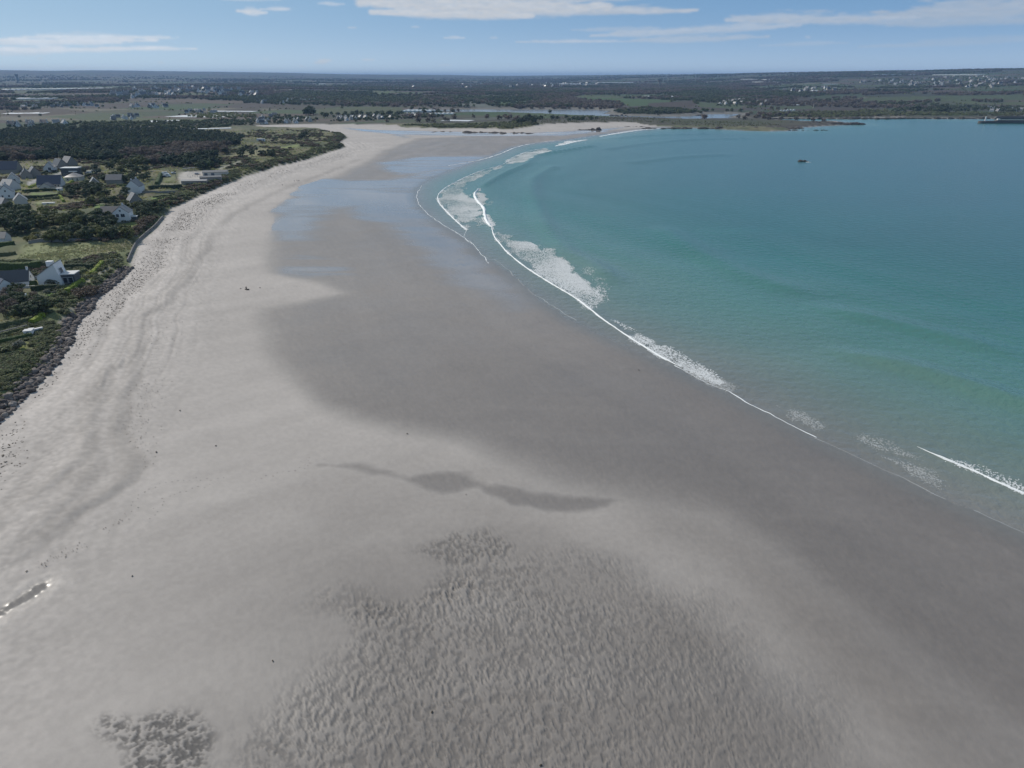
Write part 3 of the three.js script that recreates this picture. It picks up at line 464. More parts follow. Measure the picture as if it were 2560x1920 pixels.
function swash(label, pts, w, gap = 0.25, more) {
  const c = line(pts), list = [];
  for (let s = 0; s < c.total; s += 0.35) {
    const p = c.at(s), a = w * (0.25 + 1.1 * vn(s * 0.25, 6)), o = (fbm(s * 0.12, 9, 3) - 0.5) * 2.2; if (fbm(s * 0.09, 2.2, 3) < gap) continue;
    const x = p.x - p.dz * o, z = p.z + p.dx * o, y = Math.max(seaTop(x, z, SEA.sd(x, z)), H(x, z)) + 0.05;
    list.push([[x - p.dz * a, y, z + p.dx * a], [x + p.dx * 0.5 - p.dz * a, y, z + p.dz * 0.5 + p.dx * a], [x + p.dx * 0.5 + p.dz * a, y + 0.02, z + p.dz * 0.5 - p.dx * a], [x + p.dz * a, y + 0.02, z - p.dx * a]]);
  }
  const t = thing('swash_line', label, 'foam line', [0, 0, 0]); mesh('foam', quads(list), w > 0.165 ? foamM : w > 0.145 ? thinFoamM : faintFoamM, t).userData.kind = 'stuff';
  for (const [area, o] of more ?? []) { const m = mesh('foam_trail', lace(new Outline(px(area, 0.1)), null, o), faintFoamM, t); m.userData.kind = 'stuff'; }
}
swash('outermost curve of swash foam round the crook of the bay', [[1055, 464], [1044, 482], [1047, 508], [1062, 528], [1080, 543], [1120, 569], [1161, 594], [1180, 608]], 0.17, 0.2);
swash('knotted swash foam where two lobes of water meet on the sand', [[1168, 575], [1160, 590], [1161, 596], [1180, 608], [1194, 622], [1210, 640], [1222, 658]], 0.17, 0.18);
swash('faint swash foam line on the wet sand left of the long breaker', [[1239, 648], [1262, 668], [1294, 697], [1320, 722], [1342, 738], [1380, 762], [1440, 800]], 0.14, 0.3);
swash('white swash edge from the end of the long breaker to the right', [[1690, 912], [1762, 954], [1810, 975], [1887, 1014], [1972, 1058], [2040, 1090]], 0.17, 0.12, [[[[1700, 908], [1760, 930], [1830, 968], [1820, 978], [1760, 950]], { step: 0.17, amount: 0.5, solid: 0, thin: 1, size: 5 }], [[[1900, 990], [2000, 1030], [2120, 1080], [2230, 1110], [2280, 1140], [2200, 1130], [2080, 1090], [1960, 1040]], { step: 0.17, amount: 0.42, solid: 0, thin: 1, size: 5 }]]);
swash('thin broken swash line along the sand at the right edge', [[2040, 1092], [2182, 1160], [2283, 1209], [2400, 1260], [2560, 1330]], 0.08, 0.3, [[[[2000, 1060], [2140, 1120], [2300, 1190], [2520, 1290], [2500, 1270], [2340, 1190], [2160, 1110]], { step: 0.17, amount: 0.36, solid: 0, thin: 1, size: 5 }]]);
swash('pale swash streak far along the wet sand of the bay head', [[1120, 415], [1180, 404], [1240, 388], [1304, 364], [1380, 352], [1411, 350]], 0.7, 0.3);
// ---------------------------------------------------------------- foliage
const leafM = (r, g, b, through = 0.35) => new THREE.MeshPhysicalMaterial({ color: rgb(r, g, b), vertexColors: true, roughness: 0.95, transmission: through, thickness: 0, side: THREE.DoubleSide });
const LEAF = { cypress: leafM(0.066, 0.088, 0.032), cypressOlive: leafM(0.125, 0.135, 0.036), pine: leafM(0.062, 0.084, 0.046), twig: leafM(0.14, 0.11, 0.085), bush: leafM(0.15, 0.165, 0.062), gorse: leafM(0.17, 0.16, 0.03), brown: leafM(0.12, 0.085, 0.052), grey: leafM(0.17, 0.175, 0.125), hedge: leafM(0.07, 0.11, 0.026), gold: leafM(0.22, 0.28, 0.022), marram: leafM(0.34, 0.36, 0.14, 0.5) };
const barkM = std(0.10, 0.085, 0.07, 0.95);
// leaves spread through lobes of a crown: each a small bent face
function foliage({ lobes, leaves, size, flat = 1, tint = 0.3 }) {
  const pos = new Float32Array(leaves * 18), col = new Float32Array(leaves * 18); let k = 0; const a = new THREE.Vector3(), b = new THREE.Vector3(), n = new THREE.Vector3();
  const vol = lobes.map((l) => l[3] * l[3]); const tot = vol.reduce((s, v) => s + v, 0);
  for (let i = 0; i < leaves; i++) {
    let pick = rnd() * tot, q = 0; while (q < lobes.length - 1 && (pick -= vol[q]) > 0) q++;
    const [lx, ly, lz, lr] = lobes[q]; n.set(rnd() * 2 - 1, rnd() * 2 - 1, rnd() * 2 - 1).normalize();
    if (n.y < -0.3 && rnd() < 0.6) n.y *= -1;
    const d = lr * (0.62 + 0.44 * Math.sqrt(rnd())), cx = lx + n.x * d, cy = ly + n.y * d * flat, cz = lz + n.z * d;
    n.x += rr(-0.6, 0.6); n.y += rr(-0.3, 0.8); n.z += rr(-0.6, 0.6); n.normalize();
    a.set(rnd() - 0.5, rnd() - 0.5, rnd() - 0.5).cross(n).normalize(); b.crossVectors(n, a);
    const s = size * (0.6 + 0.8 * rnd()), t = s * (0.5 + 0.5 * rnd()), v = 1 - tint + 2 * tint * rnd();
    const P = [[-s, 0], [0, -t], [s, 0], [-s, 0], [s, 0], [0, t]];
    for (const [u, w] of P) { pos[k] = cx + a.x * u + b.x * w; pos[k + 1] = Math.max(0.02, cy + a.y * u + b.y * w - (u ? 0.12 * s : 0)); pos[k + 2] = cz + a.z * u + b.z * w; col[k] = v; col[k + 1] = v; col[k + 2] = v; k += 3; }
  }
  const g = new THREE.BufferGeometry(); g.setAttribute('position', new THREE.BufferAttribute(pos, 3)); g.setAttribute('color', new THREE.BufferAttribute(col, 3)); g.computeVertexNormals(); return g;
}
const round = (n, R, h, r) => Array.from({ length: n }, (_, i) => { const a = i / n * 6.283 + rnd(), d = R * Math.sqrt(rnd()); return [Math.cos(a) * d, h * (0.55 + 0.45 * rnd()) * (1 - 0.25 * d / R), Math.sin(a) * d, r * (0.65 + 0.5 * rnd())]; });
function limb(a, b, r0, r1, sides = 5) { const A = new THREE.Vector3(...a), B = new THREE.Vector3(...b), g = new THREE.CylinderGeometry(r1, r0, A.distanceTo(B), sides, 1, true); g.translate(0, A.distanceTo(B) / 2, 0); g.applyQuaternion(new THREE.Quaternion().setFromUnitVectors(new THREE.Vector3(0, 1, 0), B.clone().sub(A).normalize())); g.translate(...a); return g; }
function branches(h, n, spread, r = 0.35) { const l = [limb([0, -0.3, 0], [0.1, h * 0.55, 0.05], r, r * 0.6)]; for (let i = 0; i < n; i++) { const a = i * 2.4 + rnd(), y = h * rr(0.25, 0.5); l.push(limb([0, y, 0], [Math.cos(a) * spread * rr(0.6, 1), y + h * rr(0.2, 0.42), Math.sin(a) * spread * rr(0.6, 1)], r * 0.5, r * 0.14, 4)); } return mergeGeometries(l); }
// crowns for a tree of about ten metres: [foliage, trunk, material]
const CROWNS = {
  cypress: [0, 1, 2].map(() => [foliage({ lobes: [...round(9, 3.6, 8.2, 1.8), ...round(5, 3.2, 4, 1.6)], leaves: 900, size: 0.5, flat: 0.6 }), branches(9, 6, 3.2, 0.45), LEAF.cypress]),
  cypressOlive: [0, 1].map(() => [foliage({ lobes: [...round(10, 3.8, 7.2, 1.7), ...round(5, 3.2, 3.4, 1.6)], leaves: 900, size: 0.5, flat: 0.62 }), branches(8, 6, 3, 0.4), LEAF.cypressOlive]),
  pine: [0, 1, 2].map(() => [foliage({ lobes: round(9, 2.6, 10.2, 1.35).map((l) => [l[0], Math.max(5.2, l[1]), l[2], l[3]]), leaves: 600, size: 0.42, flat: 0.6 }), branches(13, 5, 1.8, 0.28), LEAF.pine]),
  twig: [0, 1].map(() => [foliage({ lobes: round(8, 2.6, 7.5, 1.7), leaves: 620, size: 0.28, tint: 0.35 }), branches(10, 9, 2.8, 0.25), LEAF.twig]),
  bush: [0, 1].map(() => [foliage({ lobes: round(6, 1.1, 1.6, 0.75), leaves: 260, size: 0.26, flat: 0.8 }), branches(1.8, 4, 0.8, 0.07), LEAF.bush]),
  gorse: [[foliage({ lobes: round(6, 1.1, 1.5, 0.7), leaves: 260, size: 0.24 }), branches(1.6, 4, 0.8, 0.06), LEAF.gorse]],
  brown: [0, 1].map(() => [foliage({ lobes: round(7, 1.5, 1.9, 0.85), leaves: 300, size: 0.26, flat: 0.75 }), branches(2, 4, 1, 0.07), LEAF.brown]),
  grey: [[foliage({ lobes: round(6, 1.0, 1.7, 0.75), leaves: 260, size: 0.24 }), branches(1.8, 4, 0.7, 0.07), LEAF.grey]],
};
const SMALL = new Set(['bush', 'gorse', 'brown', 'grey']);
const protos = {};
function tree(kind, x, z, size, label, group, name) {           // size: 1 = as modelled
  const list = CROWNS[kind], v = Math.floor(rnd() * list.length), key = kind + v; let t = protos[key];
  if (t) { t = t.clone(); scene.add(t); }
  else { t = new THREE.Group(); scene.add(t); mesh('trunk', list[v][1], barkM, t); mesh('crown', list[v][0], list[v][2], t); protos[key] = t; }
  t.name = numbered(name ?? (SMALL.has(kind) ? 'shrub' : kind === 'pine' ? 'pine_tree' : kind === 'twig' ? 'bare_tree' : 'cypress_tree'));
  t.position.set(x, H(x, z) - 0.1, z); t.rotation.y = rnd() * 6.28; t.scale.set(size * rr(0.9, 1.1), size * rr(0.85, 1.1), size * rr(0.9, 1.1));
  t.userData = {}; tag(t, label, SMALL.has(kind) ? 'shrub' : 'tree', group); return t;
}
function grove(area, n, kinds, size, label, group) {            // trees of one kind spread over a traced patch
  const o = area instanceof Outline ? area : onLand(area), got = []; let tries = 0;
  while (got.length < n && tries++ < 6000) { const x = rr(o.x0, o.x1), z = rr(o.z0, o.z1); if (o.sd(x, z) < 0 || LAND.sd(x, z) < 3) continue; const gap = tries < 3000 ? size[1] * (SMALL.has(kinds[0]) ? 1.6 : 4.5) : 0; if (got.some((g) => Math.hypot(g[0] - x, g[1] - z) < gap)) continue; got.push([x, z]); tree(kinds[Math.floor(rnd() * kinds.length)], x, z, rr(...size), label, group); }
}
const at = (kind, a, b, size, label, group, name) => { const g = G(a, b); return tree(kind, g.x, g.z, size, label, group, name); };
// gardens and belts between the houses, traced where they stand
grove([[6, 585], [60, 592], [95, 575], [80, 545], [20, 540], [0, 560]], 12, ['cypress'], [1.0, 1.35], 'dark spreading cypress in the clump at the left edge beside the tussocky field', 'cypresses of the clump at the left edge');
grove([[70, 560], [130, 545], [230, 552], [290, 560], [280, 575], [160, 570], [90, 575]], 20, ['cypress', 'cypressOlive'], [0.85, 1.15], 'cypress with a yellowish top in the garden belt behind the dark hedge row', 'cypresses of the garden belt left of the gabled house');
grove([[120, 600], [200, 590], [320, 588], [325, 600], [200, 604], [130, 606]], 22, ['cypress', 'cypressOlive'], [0.75, 1.05], 'cypress in the dense row along the wall of the tussocky field', 'cypresses along the wall of the tussocky field');
grove([[160, 486], [215, 470], [310, 480], [325, 492], [240, 496], [170, 496]], 16, ['cypress'], [0.7, 0.95], 'dark cypress in the garden row left of the tall white gable', 'cypresses left of the tall white gable');
grove([[195, 510], [260, 496], [340, 505], [370, 520], [330, 525], [250, 515], [200, 520]], 16, ['cypressOlive', 'cypress', 'twig'], [0.6, 0.85], 'tree among the mixed garden trees between the two white gabled houses', 'garden trees between the two white gabled houses');
grove([[335, 538], [380, 520], [415, 518], [410, 528], [375, 540], [340, 545]], 12, ['cypress'], [0.55, 0.8], 'low dark cypress on the dune edge right of the balcony house', 'cypresses on the dune edge right of the balcony house');
grove([[270, 425], [290, 402], [350, 404], [380, 420], [372, 440], [300, 440]], 16, ['cypressOlive', 'cypress'], [0.95, 1.3], 'olive topped cypress in the big clump before the pine wood', 'olive cypresses before the pine wood');
grove([[260, 450], [300, 440], [370, 445], [370, 455], [300, 460], [262, 462]], 16, ['cypress'], [0.6, 0.9], 'dark cypress in the belt between the houses and the parking place', 'cypresses between the houses and the parking place');
grove([[205, 455], [215, 430], [250, 425], [262, 445], [250, 455]], 8, ['pine', 'twig'], [0.8, 1.0], 'thin tree among the houses at the foot of the pine wood', 'thin trees at the foot of the pine wood');
grove([[0, 760], [90, 756], [120, 775], [100, 795], [0, 798]], 20, ['cypress', 'twig'], [0.55, 0.8], 'dark low tree in the garden thicket near the left edge below the wedge house', 'trees of the garden thicket below the wedge house');
grove([[0, 735], [50, 728], [55, 750], [0, 755]], 8, ['twig', 'cypress'], [0.45, 0.6], 'bare brown tree behind the white garden table', 'bare trees behind the white garden table');
grove([[190, 735], [232, 728], [238, 745], [205, 752]], 7, ['brown'], [1.1, 1.6], 'brown bush at the top of the boulder bank', 'brown bushes at the top of the boulder bank');
grove([[345, 590], [360, 570], [395, 545], [380, 545], [345, 565], [335, 585]], 14, ['brown'], [1.1, 1.7], 'reddish brown bush behind the grey sea wall', 'reddish brown bushes behind the sea wall');
grove([[250, 608], [330, 600], [345, 588], [330, 590], [255, 598]], 10, ['brown'], [0.9, 1.2], 'reddish bush at the end of the field wall', 'reddish bushes at the end of the field wall');
grove([[62, 606], [85, 608], [92, 592], [70, 590]], 4, ['gorse'], [1.3, 2.0], 'bright yellow green bush at the left end of the field wall', 'bright bushes at the left end of the field wall');
grove([[95, 603], [125, 602], [122, 594], [100, 594]], 4, ['grey', 'gorse'], [1.2, 1.6], 'pale shrub before the cypress row at the field wall', 'pale shrubs before the cypress row');
grove([[115, 700], [160, 698], [172, 707], [150, 716], [118, 712]], 9, ['grey', 'bush'], [1.0, 1.5], 'grey green shrub below the white wedge house', 'shrubs below the white wedge house');
grove([[95, 745], [160, 730], [165, 745], [135, 765], [105, 760]], 10, ['grey', 'bush'], [0.9, 1.5], 'grey shrub among the lawns above the boulder bank', 'grey shrubs among the lawns');
at('grey', 48, 871, 1.6, 'round grey shrub alone on the yellow lawn at the left edge', undefined); at('bush', 12, 884, 1.7, 'dark green shrub at the left edge above the boulder bank');
grove([[370, 515], [395, 500], [430, 497], [450, 500], [420, 512], [380, 524]], 12, ['bush', 'brown'], [1.2, 1.8], 'dune shrub beside the small green lawn near the beach', 'dune shrubs beside the small lawn');
grove([[640, 388], [690, 385], [690, 394], [645, 396]], 9, ['cypress'], [0.6, 0.85], 'dark tree in the clump alone on the dune', 'dark trees in the lone dune clump');
at('cypress', 762, 346, 1.25, 'single dark round tree near the tip of the dune'); at('cypress', 754, 347, 1.0, 'smaller dark tree touching the single round tree near the dune tip');
grove([[585, 398], [610, 380], [640, 378], [650, 390], [610, 402]], 7, ['pine', 'cypress'], [0.75, 1], 'wind bent tree at the edge of the open dune grass', 'wind bent trees at the dune edge');
grove([[556, 452], [580, 440], [600, 440], [600, 450], [570, 462]], 8, ['bush'], [1.3, 1.9], 'bright green bush beside the parking place on the dune edge', 'green bushes beside the parking place');
// trees of the far shore that stand out
for (const [a, b, s, l] of [[1310, 308, 1.9, 'largest'], [1335, 310, 1.7, 'right'], [1298, 309, 1.3, 'left'], [1322, 306, 1.9, 'middle']]) at('cypress', a, b, s, `${l === 'largest' ? 'tall dark tree of' : l + ' tree of'} the dark clump above the far rocks`);
at('cypress', 1375, 284, 1.4, 'lone dark round tree on the far spit by the lagoon'); 
grove([[762, 285], [790, 282], [790, 288], [764, 290]], 7, ['cypress'], [1.8, 2.4], 'tall dark tree of the big clump behind the far beach village', 'dark clump behind the far beach village');
grove([[2270, 283], [2290, 268], [2300, 283]], 4, ['cypress'], [1.7, 2.2], 'tall dark tree on the far shore left of the pier', 'tall trees left of the pier');
grove([[2325, 280], [2350, 272], [2390, 280], [2350, 284]], 6, ['cypress'], [1.5, 2.0], 'round dark tree in the row on the far shore above the pier', 'round trees above the pier');
grove([[2155, 232], [2180, 230], [2215, 230], [2218, 233]], 7, ['cypress'], [1.8, 2.2], 'dark tree in the short row among the far right fields', 'dark trees among the far right fields');

// ---------------------------------------------------------------- what nobody could count: woods, hedgerows, scrub, grass
function scatter(name, label, category, geometry, material, places) {
  const m = lit(new THREE.InstancedMesh(geometry, material, places.length)), o = new THREE.Object3D(), c = new THREE.Color();
  places.forEach(([x, y, z, s, t = 1, sy = 1], i) => { o.position.set(x, y, z); o.rotation.y = rnd() * 6.28; o.scale.set(s, s * sy, s); o.updateMatrix(); m.setMatrixAt(i, o.matrix); { const v = t * rr(0.7, 1.3); c.setRGB(v * rr(0.88, 1.12), v, v * rr(0.85, 1.15)); }; m.setColorAt(i, c); });
  m.name = numbered(name); m.userData.kind = 'stuff'; tag(m, label, category); scene.add(m); return m;
}
const whole = (k, v = 0) => { const [a, b] = CROWNS[k][v]; const t = b.clone(); t.setAttribute('color', new THREE.BufferAttribute(new Float32Array(t.attributes.position.count * 3).fill(0.8), 3)); const A = a.clone(), T = t.index ? t.toNonIndexed() : t; T.deleteAttribute('uv'); return mergeGeometries([A, T]); };
{
  const spots = [[], [], [], []], clear = fields.map((f) => f.o);
  const free = (x, z) => !clear.some((o) => o.sd(x, z, 6) > -4);
  const w = wooded[0];
  for (let i = 0; i < 26000; i++) { const x = rr(w.x0, w.x1), z = rr(w.z0, w.z1), d = w.sd(x, z) + (fbm(x * 0.02, z * 0.02, 3) - 0.5) * 70; if (d < 0 || LAND.sd(x, z) < 20 || !free(x, z)) continue; const n = fbm(x * 0.012 + 4, z * 0.012, 3); if (rnd() < 0.35 && n < 0.45) continue; if (fbm(x * 0.022 + 40, z * 0.022, 3) < 0.40 && rnd() < 0.85) continue; const k = n > 0.6 && Math.hypot(x, z) < 1100 ? 2 : rnd() < 0.6 ? 0 : 1; if (spots[k].length < 2600) spots[k].push([x, H(x, z) - 0.3, z, rr(0.65, 1.15) * (k === 2 ? 1.1 : 1), rr(0.75, 1.3)]); }
  scatter('pine_wood', 'dark pine wood behind the houses on the left', 'wood', whole('pine', 0), LEAF.pine, spots[0]);
  scatter('pine_wood', 'rounder dark trees mixed through the pine wood on the left', 'wood', whole('cypress', 1), LEAF.cypress, spots[1]);
  scatter('bare_wood', 'brown leafless trees in the near part of the wood on the left', 'wood', whole('twig', 0), LEAF.twig, spots[2]);
}
const clump = foliage({ lobes: [...round(5, 3, 6, 2.4), ...round(4, 3.4, 3, 2)], leaves: 130, size: 1.0, tint: 0.35 });
{
  const dark = [], bare = [], hedges = [];
  for (let i = 0; i < 260000 && dark.length + bare.length + hedges.length < 60000; i++) {
    const az = rad(rr(-44, 46)), r = 1350 * Math.pow(14000 / 1350, Math.sqrt(rnd()) * 0.55 + rnd() * 0.45), x = Math.sin(az) * r, z = -Math.cos(az) * r;
    const l = LAND.sd(x, z); if (l < 14 || LAGOON.sd(x, z, 40) > -25) continue;
    const wd = woods(x, z), e = r < 1500 ? 99 : parcel(x, z).e, grow = 1 + 0.5 * ss(3500, 8000, r);
    if (fields.some((f) => f.o.sd(x, z, 10) > 4 + 40 * (vn(x / 300, z / 300) > 0.62))) continue;
    if (wd > 0.4) (vn(x / 160, z / 160) > 0.5 ? bare : dark).push([x, H(x, z) - 0.5, z, rr(0.9, 1.5) * grow, rr(0.7, 1.3)]);
    else if (e < 9 * grow && vn(x / 90, z / 90) > 0.25) hedges.push([x, H(x, z) - 0.5, z, rr(0.25, 0.75) * grow, rr(0.7, 1.4)]);
    else if (rnd() < 0.012) hedges.push([x, H(x, z) - 0.5, z, rr(0.5, 1.1) * grow, rr(0.7, 1.2)]);
    else if (l < 110 && r < 2100 && rnd() < 0.5) hedges.push([x, H(x, z) - 0.4, z, rr(0.18, 0.4), rr(0.8, 1.3)]);
  }
  const mass = (list, n, into, s0, s1, t0 = 0.7) => { const o = onLand(list); for (let i = 0, k = 0; k < n && i < n * 30; i++) { const x = rr(o.x0, o.x1), z = rr(o.z0, o.z1); if (o.sd(x, z) < 0 || LAND.sd(x, z) < 3 || LAGOON.sd(x, z, 40) > -8) continue; into.push([x, H(x, z) - 0.4, z, rr(s0, s1), rr(t0, 1.3)]); k++; } };
  mass([[993, 315], [1100, 319], [1280, 321], [1350, 311], [1290, 305], [1150, 311]], 700, hedges, 0.3, 0.6, 0.5); mass([[1530, 279], [1600, 269], [1700, 271], [1760, 283], [1650, 289], [1550, 287]], 700, dark, 0.5, 0.9, 0.6); mass([[1280, 272], [1340, 260], [1420, 240], [1480, 256], [1560, 262], [1550, 271]], 900, bare, 0.8, 1.3);
  mass([[1900, 290], [1920, 282], [2140, 279], [2160, 274], [2240, 281], [2560, 283], [2560, 290], [2180, 290], [2100, 294]], 1300, hedges, 0.4, 0.8, 0.4); mass([[1290, 318], [1300, 300], [1500, 290], [1700, 302], [1900, 305], [1960, 315], [1800, 318], [1600, 306], [1450, 306]], 1400, hedges, 0.12, 0.3, 0.5); mass([[0, 318], [180, 307], [400, 305], [640, 300], [640, 315], [500, 322], [200, 320]], 800, dark, 0.4, 0.9);
  mass([[700, 250], [880, 232], [1000, 238], [1240, 242], [1400, 238], [1420, 248], [1230, 260], [1000, 262], [800, 262]], 1600, dark, 0.9, 1.5); mass([[690, 240], [740, 226], [800, 232], [830, 246], [700, 250]], 500, dark, 1.1, 1.8); mass([[820, 303], [900, 293], [1030, 288], [1100, 287], [1100, 293], [960, 300], [860, 305]], 130, dark, 0.5, 0.9); mass([[640, 300], [690, 287], [800, 298], [800, 306], [700, 310], [645, 312]], 110, dark, 0.5, 0.9);
  mass([[240, 240], [320, 228], [430, 216], [520, 213], [600, 226], [560, 240], [400, 246], [300, 248]], 420, dark, 0.8, 1.5); mass([[440, 288], [560, 284], [640, 288], [640, 296], [500, 296]], 160, hedges, 0.5, 0.9); mass([[2140, 205], [2280, 196], [2420, 190], [2560, 194], [2560, 214], [2440, 222], [2300, 216]], 500, dark, 0.7, 1.3); mass([[1780, 262], [1850, 254], [1920, 256], [1915, 268], [1800, 266]], 90, dark, 0.5, 0.8);
  scatter('far_wood', 'dark green woods on the far hills', 'wood', clump, LEAF.cypress, dark);
  scatter('far_wood', 'brown leafless woods on the far hills', 'wood', clump, LEAF.twig, bare);
  scatter('hedgerow', 'hedgerows between the far fields', 'hedgerow', clump, LEAF.bush, hedges);
}
{
  const scrub = [[], [], []], grass = [], shore = [];
  for (let i = 0; i < 60000; i++) {
    const az = rad(rr(-47, -8)), r = 190 * Math.pow(1350 / 190, Math.sqrt(rnd())), x = Math.sin(az) * r, z = -Math.cos(az) * r, l = LAND.sd(x, z); if (l < 1.5 || l > 330) continue;
    if (fields.some((f) => f.o.sd(x, z, 8) > -2)) continue;
    const near = r < 560, n = fbm(x * 0.03 + 6, z * 0.03, 3);
    if (l < (near ? 26 : 300) && rnd() < 0.8) { if (grass.length < 11000 && rnd() < 0.75) grass.push([x, H(x, z) - 0.05, z, rr(0.6, 1.3) * (near ? 1 : 1.5), rr(0.6, 1.25)]); }
    if (near && l > 26 && rnd() < 0.45) continue;
    if (n > (near ? 0.54 : 0.5) && path.near(x, z, 3) === null) { const k = Math.floor(rnd() * 3); if (scrub[k].length < 2600) scrub[k].push([x, H(x, z) - 0.1, z, rr(0.5, 1.3) * (near ? 0.8 : 1.15), rr(0.7, 1.3), 0.8]); }
  }
  for (const [a, b] of [[coast.slice(9, 36), 1], [coast.slice(0, 9), 0.6]]) { const c = new Course(a); for (let i = 0; i < 2200; i++) { const p = c.at(rnd() * c.total), o = 4 + rnd() * 16, x = p.x + p.dz * o, z = p.z - p.dx * o; if (LAND.sd(x, z) < 2.5 || fields.some((f) => f.o.sd(x, z, 8) > -1)) continue; shore.push([x, H(x, z) - 0.1, z, rr(0.4, 1.1) * b, rr(0.6, 1.2), 0.75]); } }
  const tuft = (() => { const g = []; for (let i = 0; i < 14; i++) { const a = rnd() * 6.28, d = rnd() * 0.4, h = rr(0.5, 0.95), t = rr(0.15, 0.5), w = 0.07, x = Math.cos(a) * d, z = Math.sin(a) * d; g.push([[x - w, 0, z], [x + w, 0, z + w], [x + Math.cos(a) * t + w * 0.3, h, z + Math.sin(a) * t], [x + Math.cos(a) * t, h, z + Math.sin(a) * t]]); } const q = quads(g); q.setAttribute('color', new THREE.BufferAttribute(new Float32Array(q.attributes.position.count * 3).fill(1), 3)); return q; })();
  scatter('dune_scrub', 'low olive scrub over the dunes along the beach', 'scrub', CROWNS.bush[0][0], LEAF.bush, scrub[0]);
  scatter('dune_scrub', 'brown bramble scrub over the dunes along the beach', 'scrub', CROWNS.brown[0][0], LEAF.brown, scrub[1]);
  scatter('dune_scrub', 'dark scrub over the dunes along the beach', 'scrub', CROWNS.bush[1][0], LEAF.cypress, scrub[2]);
  scatter('edge_scrub', 'scrub hanging over the edge of the dune above the beach', 'scrub', CROWNS.brown[1][0], LEAF.bush, shore);
  scatter('dune_grass', 'tufts of dune grass above the beach', 'grass', tuft, LEAF.marram, grass);
  const field = fields[0].o, tus = [];
  for (let i = 0; i < 9000 && tus.length < 4200; i++) { const x = rr(field.x0, field.x1), z = rr(field.z0, field.z1); if (field.sd(x, z) > 1 && vn(x * 0.09, z * 0.09) > rnd() * 0.9) tus.push([x, H(x, z) - 0.05, z, rr(0.5, 1.0), rr(0.8, 1.3)]); }
  scatter('field_grass', 'tussocky grass of the field behind the sea wall', 'grass', tuft, leafM(0.24, 0.25, 0.13, 0.5), tus);
}
// ---------------------------------------------------------------- hedges and walls of the gardens
function band(a, b, { h, w, lean = 0.2, step = 0.7, bump = 0.25, drop = 0.4 }) {   // a long bank that follows the ground
  const c = new Course([a, b]), n = Math.max(2, Math.ceil(c.total / step)), prof = [[-0.5, 0], [-0.47, 0.55], [-0.4, 0.93], [-0.15, 1], [0.15, 1], [0.4, 0.93], [0.47, 0.55], [0.5, 0]], pos = [], idx = [], m = prof.length;
  for (let i = 0; i <= n; i++) { const p = c.at(i / n * c.total), hh = h * (1 + (rnd() - 0.5) * bump * 0.6), gy = H(p.x, p.z); prof.forEach(([u, v], k) => { const o = u * w * (1 + (rnd() - 0.5) * bump) * (1 - lean * v), e = i === 0 ? 0.1 * v : i === n ? -0.1 * v : 0; pos.push(p.x - p.dz * o + p.dx * e + (rnd() - 0.5) * bump * 0.4, gy - drop + v * (hh + drop) + (v && v < 1 ? (rnd() - 0.5) * bump * 0.5 : 0), p.z + p.dx * o + p.dz * e); if (i && k) { const q = i * m + k; idx.push(q, q - m, q - 1, q - m, q - m - 1, q - 1); } }); }
  for (const e of [0, n * m]) for (let k = 1; k < m - 1; k++) e ? idx.push(e, e + k, e + k + 1) : idx.push(e, e + k + 1, e + k);
  const g = new THREE.BufferGeometry(); g.setAttribute('position', new THREE.Float32BufferAttribute(pos, 3)); g.setIndex(idx); const t = g.toNonIndexed(); t.computeVertexNormals(); return t;
}
const hedgeM = { green: std(0.05, 0.078, 0.020), dark: std(0.028, 0.042, 0.016), gold: std(0.165, 0.21, 0.02), olive: std(0.085, 0.095, 0.04) }, stoneM = std(0.26, 0.25, 0.235, 0.95), concreteM = std(0.165, 0.158, 0.15, 0.9);
function hedge(p, q, h, w, kind, label) {
  const a = G(...p), b = G(...q), t = thing('hedge', label, 'hedge', [0, 0, 0]);
  const g = band([a.x, a.z], [b.x, b.z], { h, w }); const body = mesh('hedge_body', g, hedgeM[kind], t);
  const c = new Course([[a.x, a.z], [b.x, b.z]]), n = Math.ceil(c.total * w * 2.2), lobes = Array.from({ length: n }, () => { const s = c.at(rnd() * c.total), o = (rnd() - 0.5) * w * 0.7; return [s.x - s.dz * o, H(s.x, s.z) + h * rr(0.45, 0.97), s.z + s.dx * o, 0.35]; });
  const l = mesh('leaves', foliage({ lobes, leaves: Math.min(1500, n * 14), size: 0.16, tint: 0.3 }), LEAF[kind === 'gold' ? 'gold' : kind === 'olive' ? 'bush' : 'hedge'], t); l.userData.kind = 'stuff'; return t;
}
hedge([167, 733], [207, 704], 1.8, 2.6, 'gold', 'bright yellow green hedge running down towards the boulder bank below the wedge house');
hedge([230, 688], [257, 659], 1.6, 2.2, 'gold', 'bright hedge on the dune right of the wedge house');
hedge([96, 793], [113, 790], 1.5, 3.0, 'gold', 'short bright hedge beside the dark garden thicket');
hedge([80, 810], [99, 797], 1.6, 2.6, 'gold', 'brightest short hedge above the white garden sheds');
hedge([-20, 862], [80, 843], 1.6, 1.8, 'green', 'clipped hedge with a sunlit top below the white garden sheds');
hedge([-20, 824], [82, 802], 1.8, 2.2, 'olive', 'grey green hedge from the left edge to the bright short hedge');
hedge([-20, 845], [60, 824], 1.2, 1.6, 'olive', 'lower grey green hedge between the garden sheds and the left edge');
hedge([78, 728], [152, 722], 2.0, 2.2, 'dark', 'dark clipped hedge before the terrace of the wedge house');
hedge([30, 716], [92, 714], 2.2, 2.6, 'green', 'leafy hedge in front of the long white house');
hedge([-20, 672], [110, 668], 3.4, 4.0, 'green', 'tall green hedge behind the long white house at the left edge');
hedge([110, 668], [128, 672], 3.2, 3.4, 'dark', 'end of the tall hedge beside the chimney of the wedge house');
